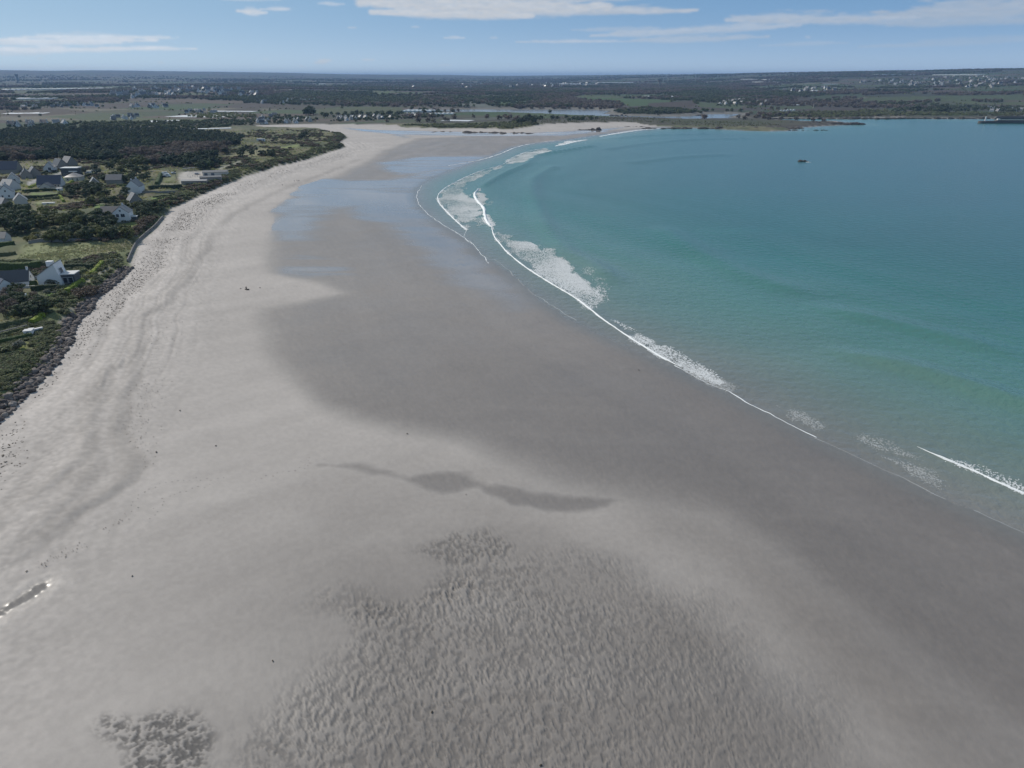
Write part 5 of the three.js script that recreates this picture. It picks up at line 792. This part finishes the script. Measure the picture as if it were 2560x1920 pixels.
hamlet(strew(14, [[640, 256], [760, 250], [800, 254], [660, 262]]), 'house in the dark wooded fold left of the middle', 'houses in the wooded fold', [0.9, 1.2]);
hamlet(strew(18, [[1780, 258], [1850, 250], [1920, 252], [1915, 264], [1800, 262]]), 'white gabled house of the hamlet above the lagoon', 'houses of the hamlet above the lagoon', [0.8, 1.1], -1.2);
hamlet(strew(80, [[2140, 205], [2280, 196], [2420, 190], [2560, 194], [2560, 214], [2440, 222], [2300, 216], [2150, 208]]), 'small pale house of the town on the right hill', 'houses of the town on the right hill', [1.1, 1.7]);
hamlet(strew(18, [[1940, 226], [2050, 220], [2130, 226], [2060, 232], [1950, 230]]), 'house of the farms left of the right hill town', 'farm houses left of the right hill town', [1.2, 1.7]);
hamlet(strew(8, [[2400, 276], [2560, 270], [2560, 280], [2420, 281]]), 'pale house on the far right shore above the pier', 'houses on the shore above the pier', [0.8, 1.1]);
// greenhouses and fields under white sheets
const plasticM = std(0.66, 0.66, 0.66, 0.45), tunnelM = std(0.6, 0.62, 0.62, 0.4);
function sheeted(a, b, depth, h, label, kind = 'greenhouse') {     // long low structure between two sight lines
  const p = G(...a), q = G(...b), L = Math.hypot(q.x - p.x, q.z - p.z), t = thing(kind === 'greenhouse' ? 'greenhouse' : 'covered_field', label, kind === 'greenhouse' ? 'greenhouse' : 'covered field', [(p.x + q.x) / 2, Math.max(p.y, q.y) - 0.5, (p.z + q.z) / 2], Math.atan2(-(q.z - p.z), q.x - p.x)), n = Math.max(2, Math.min(9, Math.round(L / (kind === 'greenhouse' ? 12 : 40)))), w = L / n;
  for (let i = 0; i < n; i++) { const g = kind === 'greenhouse' ? prism(depth, w * 0.97, h * 0.75, h * 0.3) : box(w * 0.97, h + 1, depth, 0, (h - 1) / 2, 0); if (kind === 'greenhouse') g.rotateY(Math.PI / 2); g.translate((i + 0.5) * w - L / 2, 0, -depth / 2); mesh(kind === 'greenhouse' ? 'bay' : 'sheet_strip', g, kind === 'greenhouse' ? tunnelM : plasticM, t); }
}
sheeted([410, 292], [545, 294], 120, 0.8, 'white sheeted field behind the row of bright houses', 'field'); sheeted([370, 306], [460, 303], 60, 0.8, 'pale sheeted field just behind the pine wood', 'field'); sheeted([0, 285], [110, 284], 90, 0.8, 'white sheeted strip at the left edge', 'field'); sheeted([460, 325], [580, 322], 20, 1.5, 'white sheeted strip seen between the trees behind the wood', 'field');
sheeted([20, 226], [142, 224], 160, 5, 'long greenhouse upper left before the plain'); sheeted([145, 226], [300, 221], 120, 4, 'long pale strip of greenhouses right of the upper left one'); sheeted([30, 249], [130, 248], 100, 4, 'pale sheeted strip below the upper left greenhouses', 'field'); sheeted([520, 279], [630, 280], 40, 1, 'thin white sheeted strip right of the bright houses', 'field');
sheeted([1000, 281], [1075, 281], 60, 5, 'greenhouse roof behind the far beach houses'); sheeted([1085, 286], [1140, 286], 30, 3, 'small white greenhouse right of the far beach houses'); sheeted([1100, 302], [1170, 304], 40, 0.8, 'white sheeted strip on the far shore field', 'field');
sheeted([1408, 212], [1490, 211], 200, 6, 'long white greenhouse on the middle ridge, left part'); sheeted([1500, 210], [1590, 208], 180, 6, 'long white greenhouse on the middle ridge, right part'); sheeted([1640, 243], [1780, 241], 260, 0.8, 'large pale sheeted field above the lagoon', 'field'); sheeted([1660, 213], [1710, 212], 120, 4, 'small greenhouse right of the grey tower'); sheeted([1810, 200], [1880, 199], 150, 5, 'far greenhouse between the middle ridge and the right hill'); sheeted([1900, 200], [1975, 200], 150, 5, 'pale greenhouse left of the right hill town'); sheeted([1870, 206], [1940, 206], 90, 4, 'low greenhouse just below the pale one left of the town'); sheeted([2190, 190], [2320, 187], 220, 6, 'wide greenhouse before the skyline of the right hill'); sheeted([2330, 188], [2440, 188], 150, 5, 'second wide greenhouse on the right hill skyline'); sheeted([1980, 263], [2010, 263], 30, 2, 'white greenhouse beside the dark trees on the right shore'); sheeted([2042, 262], [2080, 262], 30, 2, 'white greenhouse right of the pale monument'); sheeted([2056, 211], [2090, 211], 60, 3, 'pale shed strip in the right fields'); sheeted([910, 217], [945, 216], 90, 5, 'white greenhouse above the wooded fold'); sheeted([985, 219], [1020, 219], 90, 5, 'yellowish greenhouse left of the middle ridge village'); sheeted([800, 211], [815, 211], 70, 5, 'small white greenhouse far left of the middle'); sheeted([2032, 229], [2050, 229], 40, 6, 'white roofed farm building in the right fields');
for (let i = 0; i < 5; i++) { const g = G(1953 + i * 8, 278.5 - i * 0.5), t = thing('polytunnel', 'small white tunnel in the row on the shore left of the monument', 'polytunnel', [g.x, g.y, g.z], -0.3, 'row of white tunnels on the right shore'); const c = new THREE.CylinderGeometry(3.6, 3.6, 16, 14, 1, false, 0, Math.PI); c.rotateX(Math.PI / 2); c.rotateZ(Math.PI / 2 * 0); mesh('cover', c, tunnelM, t).rotation.z = Math.PI / 2; mesh('end_wall', box(6.8, 2.4, 0.1, 0, 1.2, 8.05), plasticM, t); }
// towers that break the skyline
{ const g = G(46, 207), t = thing('water_tower', 'grey tower standing far off on the left plain', 'tower', [g.x, g.y, g.z]), h = g.r * 15 / FOCAL; mesh('shaft', limb([0, 0, 0], [0, h * 0.75, 0], h * 0.13, h * 0.11, 16), concreteM, t); mesh('tank', limb([0, h * 0.75, 0], [0, h, 0], h * 0.17, h * 0.2, 16), concreteM, t); }
{ const g = G(1648, 216), t = thing('water_tower', 'grey tower on the middle ridge right of the long greenhouses', 'tower', [g.x, g.y, g.z]), h = g.r * 14 / FOCAL; mesh('shaft', limb([0, 0, 0], [0, h * 0.7, 0], h * 0.14, h * 0.14, 16), WALLC.stone, t); mesh('tank', limb([0, h * 0.7, 0], [0, h, 0], h * 0.2, h * 0.32, 16), WALLC.stone, t); }
{ const g = G(458, 219), t = thing('church', 'dark church spire rising from the large left village', 'church', [g.x, g.y, g.z]), h = g.r * 11 / FOCAL; mesh('tower', box(h * 0.2, h * 0.55, h * 0.2, 0, h * 0.27, 0), WALLC.stone, t); mesh('spire', limb([0, h * 0.55, 0], [0, h, 0], h * 0.13, 0.1, 8), ROOFC.slate, t); mesh('nave', prism(h * 0.7, h * 0.3, h * 0.22, h * 0.18), WALLC.stone, t).position.x = h * 0.45; }
{ const g = G(2033, 271), t = thing('monument', 'pale upright monument on the shore above the rocky spit', 'monument', [g.x, g.y, g.z]); mesh('plinth', box(3, 1.6, 3, 0, 0.6, 0), WALLC.stone, t); mesh('shaft', limb([0, 1.4, 0], [0, 11, 0], 1.0, 0.7, 4), WALLC.cream, t); mesh('cross_arm', box(3, 0.9, 0.9, 0, 9, 0), WALLC.cream, t); }
// ---------------------------------------------------------------- pier, breakwater, rocks
{
  const [x, z] = level(2456, 308.5, 0), t = thing('pier', 'dark stone pier with a small white beacon at its head, far right', 'pier', [x, 0, z], -0.03);
  const m = std(0.10, 0.092, 0.085), b = new THREE.ExtrudeGeometry(new THREE.Shape([[0, -3], [260, -3], [260, 6.5], [30, 6.2], [28, 4.6], [0, 4.2]].map((p) => new THREE.Vector2(...p))), { depth: 9, bevelEnabled: true, bevelSize: 0.4, bevelThickness: 0.4, bevelSegments: 1 }); b.translate(0, 0, -9); mesh('pier_wall', b, m, t); mesh('walkway', box(228, 0.3, 8, 145, 6.75, -4.5), std(0.2, 0.19, 0.18), t); mesh('pier_head', new THREE.CylinderGeometry(6.4, 7.4, 7.4, 20), m, t).position.set(0, 0.8, -4.5);
  const l = [7, 4.6, -4.5], tw = mesh('beacon_tower', limb([l[0], l[1], l[2]], [l[0], l[1] + 8, l[2]], 1.7, 1.2, 16), WALLC.white, t); mesh('beacon_lamp', limb([l[0], l[1] + 8, l[2]], [l[0], l[1] + 9.6, l[2]], 0.9, 0.6, 12), frameM, tw); mesh('gallery', limb([l[0], l[1] + 7.8, l[2]], [l[0], l[1] + 8.1, l[2]], 1.9, 1.9, 16), WALLC.white, tw); mesh('hut', box(5, 3, 4, 34, 7.8, -4.5), WALLC.white, t);
  const [x2, z2] = level(2475, 297.5, 0), u = thing('breakwater', 'second dark breakwater behind the pier at the right edge', 'breakwater', [x2, 0, z2], -0.02); const c = new THREE.ExtrudeGeometry(new THREE.Shape([[0, -3], [320, -3], [320, 5], [10, 4.6]].map((p) => new THREE.Vector2(...p))), { depth: 8, bevelEnabled: true, bevelSize: 0.4, bevelThickness: 0.4, bevelSegments: 1 }); mesh('breakwater_wall', c, m, u); mesh('parapet', box(300, 1.6, 1, 165, 5.6, 0.6), m, u);
}
const rockM = [std(0.036, 0.031, 0.028), std(0.055, 0.046, 0.039), std(0.085, 0.072, 0.06)], rockG = Array.from({ length: 5 }, () => stone(1, 0.5));
function rocks(name, label, P, spots, m = 0, cat = 'rock') { const [x, z] = level(...P, 0), t = thing(name, label, cat, [x, 0, z]); for (const [dx, dz, w, h, d] of spots) { const r = mesh('rock', rockG[Math.floor(rnd() * 5)], rockM[(m + Math.floor(rnd() * 1.6)) % 3], t); r.position.set(dx, h * 0.15, dz); r.scale.set(w, h, d ?? w); r.rotation.y = rr(-0.6, 0.6); } return t; }
rocks('sea_rock', 'dark rock standing alone out of the sea on the right', [2005, 404], [[-3, 0, 2.8, 2.0, 2.4], [3.2, -0.5, 2.6, 2.2, 2.4], [0.5, 0.5, 2.6, 1.0, 2], [5.8, 0, 1.4, 0.8, 1.4]]);
{ const p = thing('wave_wash', 'small white wash at the right foot of the lone sea rock', 'wave', [0, 0, 0]); const f = mesh('foam', lace(new Outline(px([[2012, 404], [2022, 402], [2026, 405], [2014, 407]], 0.2)), null, { amount: 0.55, solid: 0, thin: 1 }), foamM, p); f.userData.kind = 'stuff'; }
const scatterRocks = (n, w, d, s) => Array.from({ length: n }, () => { const k = rr(s[0], s[1]); return [rr(-w, w), rr(-d, d), k * rr(0.9, 2), k * rr(0.5, 1.0), k * rr(0.8, 1.6)]; });
rocks('beach_rocks', 'dark low rocks on the far sand below the lone trees', [1240, 336], scatterRocks(46, 62, 12, [1.8, 5.6]), 0, 'rocks'); rocks('beach_rocks', 'long flat dark rocks left of the main far rocks', [1118, 334], scatterRocks(18, 26, 6, [2, 4.6]), 0, 'rocks'); rocks('beach_rocks', 'dark flat rock reaching to the pointed rock on the far sand', [1458, 327], [...scatterRocks(20, 22, 5, [2, 4.8]), [26, 0, 5, 6, 5], [31, 0, 2.4, 3, 2.4]], 0, 'rocks'); rocks('beach_rocks', 'scattered rocks in front of the white beach across the bay', [1350, 325], scatterRocks(40, 60, 14, [0.8, 3]), 0, 'rocks'); rocks('beach_rocks', 'rocks at the right end of the white beach across the bay', [1580, 318], scatterRocks(18, 30, 6, [1.2, 3]), 0, 'rocks');
for (const [a, b, l] of [[1202, 339, 'leftmost'], [1310, 337, 'middle'], [1353, 336, 'rightmost']]) rocks('low_rock', `${l} of the three small separate rocks lying off the far sand`, [a, b], scatterRocks(4, 4, 2, [1.4, 2.6]));
rocks('rocky_point', 'dark rocky point running out into the sea from the spit', [2060, 311], scatterRocks(70, 70, 14, [2, 6.5]), 0, 'rocks'); rocks('rocky_shore', 'rocky edge along the front of the brown spit', [1800, 322], scatterRocks(90, 150, 7, [1.5, 4.5]), 1, 'rocks'); rocks('rocky_shore', 'brown rocks where the spit meets the sea before the point', [1930, 322], scatterRocks(60, 60, 16, [2, 5]), 1, 'rocks'); rocks('low_rock', 'small rocks awash in front of the rocky point', [2005, 326], scatterRocks(14, 45, 4, [0.8, 2.4])); rocks('rocky_shore', 'dark shore rocks along the far coast behind the lagoon mouth', [2040, 298], scatterRocks(70, 190, 8, [2, 5]), 0, 'rocks'); rocks('rocky_shore', 'dark shore rocks along the far coast left of the pier', [2330, 297], scatterRocks(70, 200, 7, [2, 5]), 0, 'rocks'); rocks('rocky_shore', 'dark rim of rocks round the wooded islet in the lagoon', [1640, 289], scatterRocks(40, 120, 6, [2, 4]), 0, 'rocks');
// ---------------------------------------------------------------- people walking on the sand
function figure(stride) {
  const J = { pelvis: [0, 0.95, 0, 0.13], chest: [0, 1.3, 0.02, 0.15], neck: [0, 1.48, 0.02, 0.06], head: [0, 1.63, 0.04, 0.1] }, S = (a, b) => [a, b], bones = [S(J.pelvis, J.chest), S(J.chest, J.neck), S(J.neck, J.head)];
  for (const s of [-1, 1]) { const f = s * stride, hip = [s * 0.09, 0.92, 0, 0.09], knee = [s * 0.1, 0.5, f * 0.16 + 0.05, 0.065], ankle = [s * 0.1, 0.08, f * 0.3, 0.045], toe = [s * 0.11, 0.05, f * 0.3 + 0.16, 0.035], sh = [s * 0.18, 1.42, 0.02, 0.065], el = [s * 0.24, 1.14, -f * 0.12, 0.045], ha = [s * 0.23, 0.9, -f * 0.2 + 0.06, 0.035]; bones.push(S(J.pelvis, hip), S(hip, knee), S(knee, ankle), S(ankle, toe), S(J.chest, sh), S(sh, el), S(el, ha)); }
  const n = 64, mc = new MarchingCubes(n, new THREE.MeshBasicMaterial(), false, false, 60000), half = 0.95;
  for (let k = 0; k < n; k++) for (let j = 0; j < n; j++) for (let i = 0; i < n; i++) {
    const x = (i / n * 2 - 1) * half, y = (j / n * 2 - 1) * half + 0.88, z = (k / n * 2 - 1) * half; let e = 0;
    for (const [a, b] of bones) { const ex = b[0] - a[0], ey = b[1] - a[1], ez = b[2] - a[2], t = clamp(((x - a[0]) * ex + (y - a[1]) * ey + (z - a[2]) * ez) / (ex * ex + ey * ey + ez * ez), 0, 1), d = Math.hypot(x - a[0] - ex * t, y - a[1] - ey * t, z - a[2] - ez * t) - lerp(a[3], b[3], t); e += Math.exp(-d * 45); }
    mc.field[i + j * n + k * n * n] = Math.log(e) / 45;
  }
  mc.isolation = 0; mc.update(); const c = mc.count, g = new THREE.BufferGeometry(), P = mc.positionArray.slice(0, c * 3); for (let i = 0; i < c; i++) { P[i * 3] *= half; P[i * 3 + 1] = P[i * 3 + 1] * half + 0.88; P[i * 3 + 2] *= half; } g.setAttribute('position', new THREE.BufferAttribute(P, 3)); g.setAttribute('normal', new THREE.BufferAttribute(mc.normalArray.slice(0, c * 3), 3));
  const col = new Float32Array(c * 3); for (let i = 0; i < c; i++) { const y = P[i * 3 + 1], v = y > 1.5 ? [0.3, 0.2, 0.15] : y > 0.9 ? [0.045, 0.05, 0.075] : [0.03, 0.032, 0.045]; col.set(v, i * 3); } g.setAttribute('color', new THREE.BufferAttribute(col, 3)); return g;
}
{
  const bodyM = new THREE.MeshStandardMaterial({ vertexColors: true, roughness: 0.9 }), gs = [figure(1), figure(-0.7)], hair = new THREE.SphereGeometry(0.115, 12, 8, 0, 6.3, 0, 1.9); hair.translate(0, 1.66, 0.025);
  [[706, 465, 1, 'person in dark clothes walking alone nearest on the sand'], [736, 455, 0, 'person in dark clothes walking left of the group of three'], [742.5, 454, 1, 'left person of the three dark figures walking together'], [745.5, 454, 0, 'middle person of the three dark figures walking together'], [748, 454.5, 1, 'right person of the three dark figures walking together']].forEach(([a, b, k, l], i) => { const g = G(a, b), t = thing('person', l, 'person', [g.x, g.y, g.z], rr(1.2, 2.2)); mesh('body', gs[k], bodyM, t); mesh('hair', hair, std(0.04, 0.03, 0.025), t); });
}
// ---------------------------------------------------------------- what the tide left
const weedM = std(0.075, 0.06, 0.045, 0.9), weedG = [0, 1, 2].map(() => { const g = mergeGeometries(Array.from({ length: 6 }, () => { const s = new THREE.IcosahedronGeometry(rr(0.14, 0.3), 1); s.scale(rr(0.8, 1.8), rr(0.3, 0.6), rr(0.6, 1.2)); s.translate(rr(-0.32, 0.32), 0.06, rr(-0.2, 0.2)); return s; })); return g; });
{
  const lines = [[[[-60, 1210], [7, 1181], [36, 1127], [80, 1069], [119, 1018], [152, 960], [192, 902], [231, 852], [268, 801], [307, 747], [347, 714], [369, 674], [401, 632], [423, 600], [450, 565], [490, 525], [560, 484]], 10, 1700, 0.95], [[[-40, 1240], [60, 1130], [140, 1030], [215, 920], [290, 820], [350, 750], [400, 680], [440, 620], [520, 530]], 22, 900, 0.6], [[[195, 1134], [217, 1072], [253, 967], [296, 895], [343, 805], [383, 754], [420, 690], [445, 640]], 3, 420, 0.6], [[[225, 1180], [260, 1060], [300, 960], [350, 880], [380, 830]], 7, 200, 0.4], [[[340, 1180], [352, 1120], [360, 1060], [372, 1010], [380, 950]], 5, 80, 0.5], [[[20, 1320], [120, 1250], [200, 1180], [240, 1110]], 9, 300, 0.55], [[[500, 530], [600, 470], [700, 430], [800, 402], [870, 384]], 9, 160, 1.2], [[[90, 1425], [140, 1400], [200, 1370], [330, 1280]], 2, 40, 0.5]], list = [];
  for (const [l, w, n, s] of lines) { const c = new Course(smooth(px(l, 2.3), 60)); for (let i = 0; i < n * 2.6; i++) { const at_ = rnd() * c.total; if (vn(at_ * 0.08, n) < rnd() * 0.6) continue; const p = c.at(at_), o = (rnd() + rnd() + rnd() - 1.5) * w; const x = p.x - p.dz * o, z = p.z + p.dx * o; if (LAND.sd(x, z) > -1) continue; list.push([x, H(x, z) + 0.12, z, s * rr(0.2, 0.75) * (0.8 + Math.hypot(x, z) / 1600), rr(0.7, 1.5), 0.8]); } }
  const third = Math.ceil(list.length / 3); weedG.forEach((g, k) => { const part = list.filter((_, i) => i % 3 === k); scatter('seaweed_wrack', ['dark seaweed strewn along the tide lines of the high beach', 'small lumps of seaweed among the tide lines of the high beach', 'seaweed scraps thinly scattered over the high beach'][k], 'seaweed', g, weedM, part); });
  // footprints: lines of flat dark lumps, their colour painted for the shade in dents
  const steps = []; for (const l of [[[330, 1282], [354, 1242], [390, 1218], [434, 1207], [506, 1200], [570, 1198]], [[380, 1300], [405, 1262], [425, 1240], [480, 1228], [530, 1215]], [[640, 1202], [698, 1184], [745, 1170], [760, 1155]], [[770, 1146], [765, 1160], [762, 1178]], [[600, 720], [660, 722], [700, 720], [760, 715], [860, 700]], [[500, 806], [545, 802], [570, 806]]]) { const c = new Course(smooth(px(l, 2), 30)); for (let s = 0; s < c.total; s += 1.3) { const p = c.at(s), o = (rnd() < 0.5 ? -1 : 1) * 0.25 + rr(-0.8, 0.8); steps.push([p.x - p.dz * o, H(p.x, p.z) + 0.02, p.z + p.dx * o, rr(0.35, 0.7), 1, 0.5]); } }
  scatter('footprints', 'trails of footprints crossing the damp sand', 'footprints', weedG[0].clone().scale(0.6, 0.35, 0.6), std(0.17, 0.155, 0.14), steps);
}
const weed = (P, s, label) => { const g = G(...P), t = thing('seaweed_clump', label, 'seaweed', [g.x, g.y + 0.12, g.z], rnd() * 3); const a = mesh('fronds', weedG[0], weedM, t), b = mesh('holdfast', weedG[1], std(0.035, 0.028, 0.022), t); s *= 0.75; a.scale.setScalar(s); b.scale.set(s * 0.7, s * 0.9, s * 0.7); b.position.y = 0.08 * s; };
weed([1080, 1781], 0.62, 'small black seaweed clump among the near sand ripples'); weed([1352, 1914], 0.6, 'small black clump at the bottom edge of the picture'); weed([67, 1429], 0.6, 'dark clump on the sand above the left gully'); weed([331, 1441], 0.55, 'dark clump alone right of the left gully'); weed([391, 1131], 0.9, 'dark clump right of the step in the high beach'); weed([540, 1115], 0.7, 'dark clump alone on the smooth pale sand'); weed([450, 1027], 0.8, 'long dark clump on the pale sand below the tide lines'); weed([682, 1653], 0.5, 'thin dark scrap left of the near ripples'); weed([1018, 1085], 0.7, 'dark clump at the edge of the grey wet sand'); weed([1597, 926], 0.8, 'dark clump on the wet sand near the long breaker'); weed([1165, 1237], 0.4, 'tiny dark clump below the dark pool'); weed([87, 1240], 1.1, 'dark clump on the lower tide step at the left'); weed([650, 414], 2.2, 'dark driftwood like clump high on the far sand');
{ const g = G(616, 724), t = thing('weedy_stump', 'dark upright stump hung with seaweed on the pale sand', 'stump', [g.x, g.y, g.z]); mesh('stump', limb([0, -0.2, 0], [0.1, 1.5, 0], 0.26, 0.14, 8), std(0.05, 0.042, 0.035), t); const s = mesh('seaweed', weedG[2], weedM, t); s.scale.set(2.2, 2.4, 2.2); const u = mesh('seaweed', weedG[1], weedM, t); u.scale.set(1, 2, 1); u.position.set(0.05, 0.7, 0); }
for (const [a, b, l] of [[602, 722, 'left'], [650, 720, 'right']]) weed([a, b], 1.0, `low dark seaweed patch on the ${l} of the weedy stump`);
renderer.render(scene, camera);
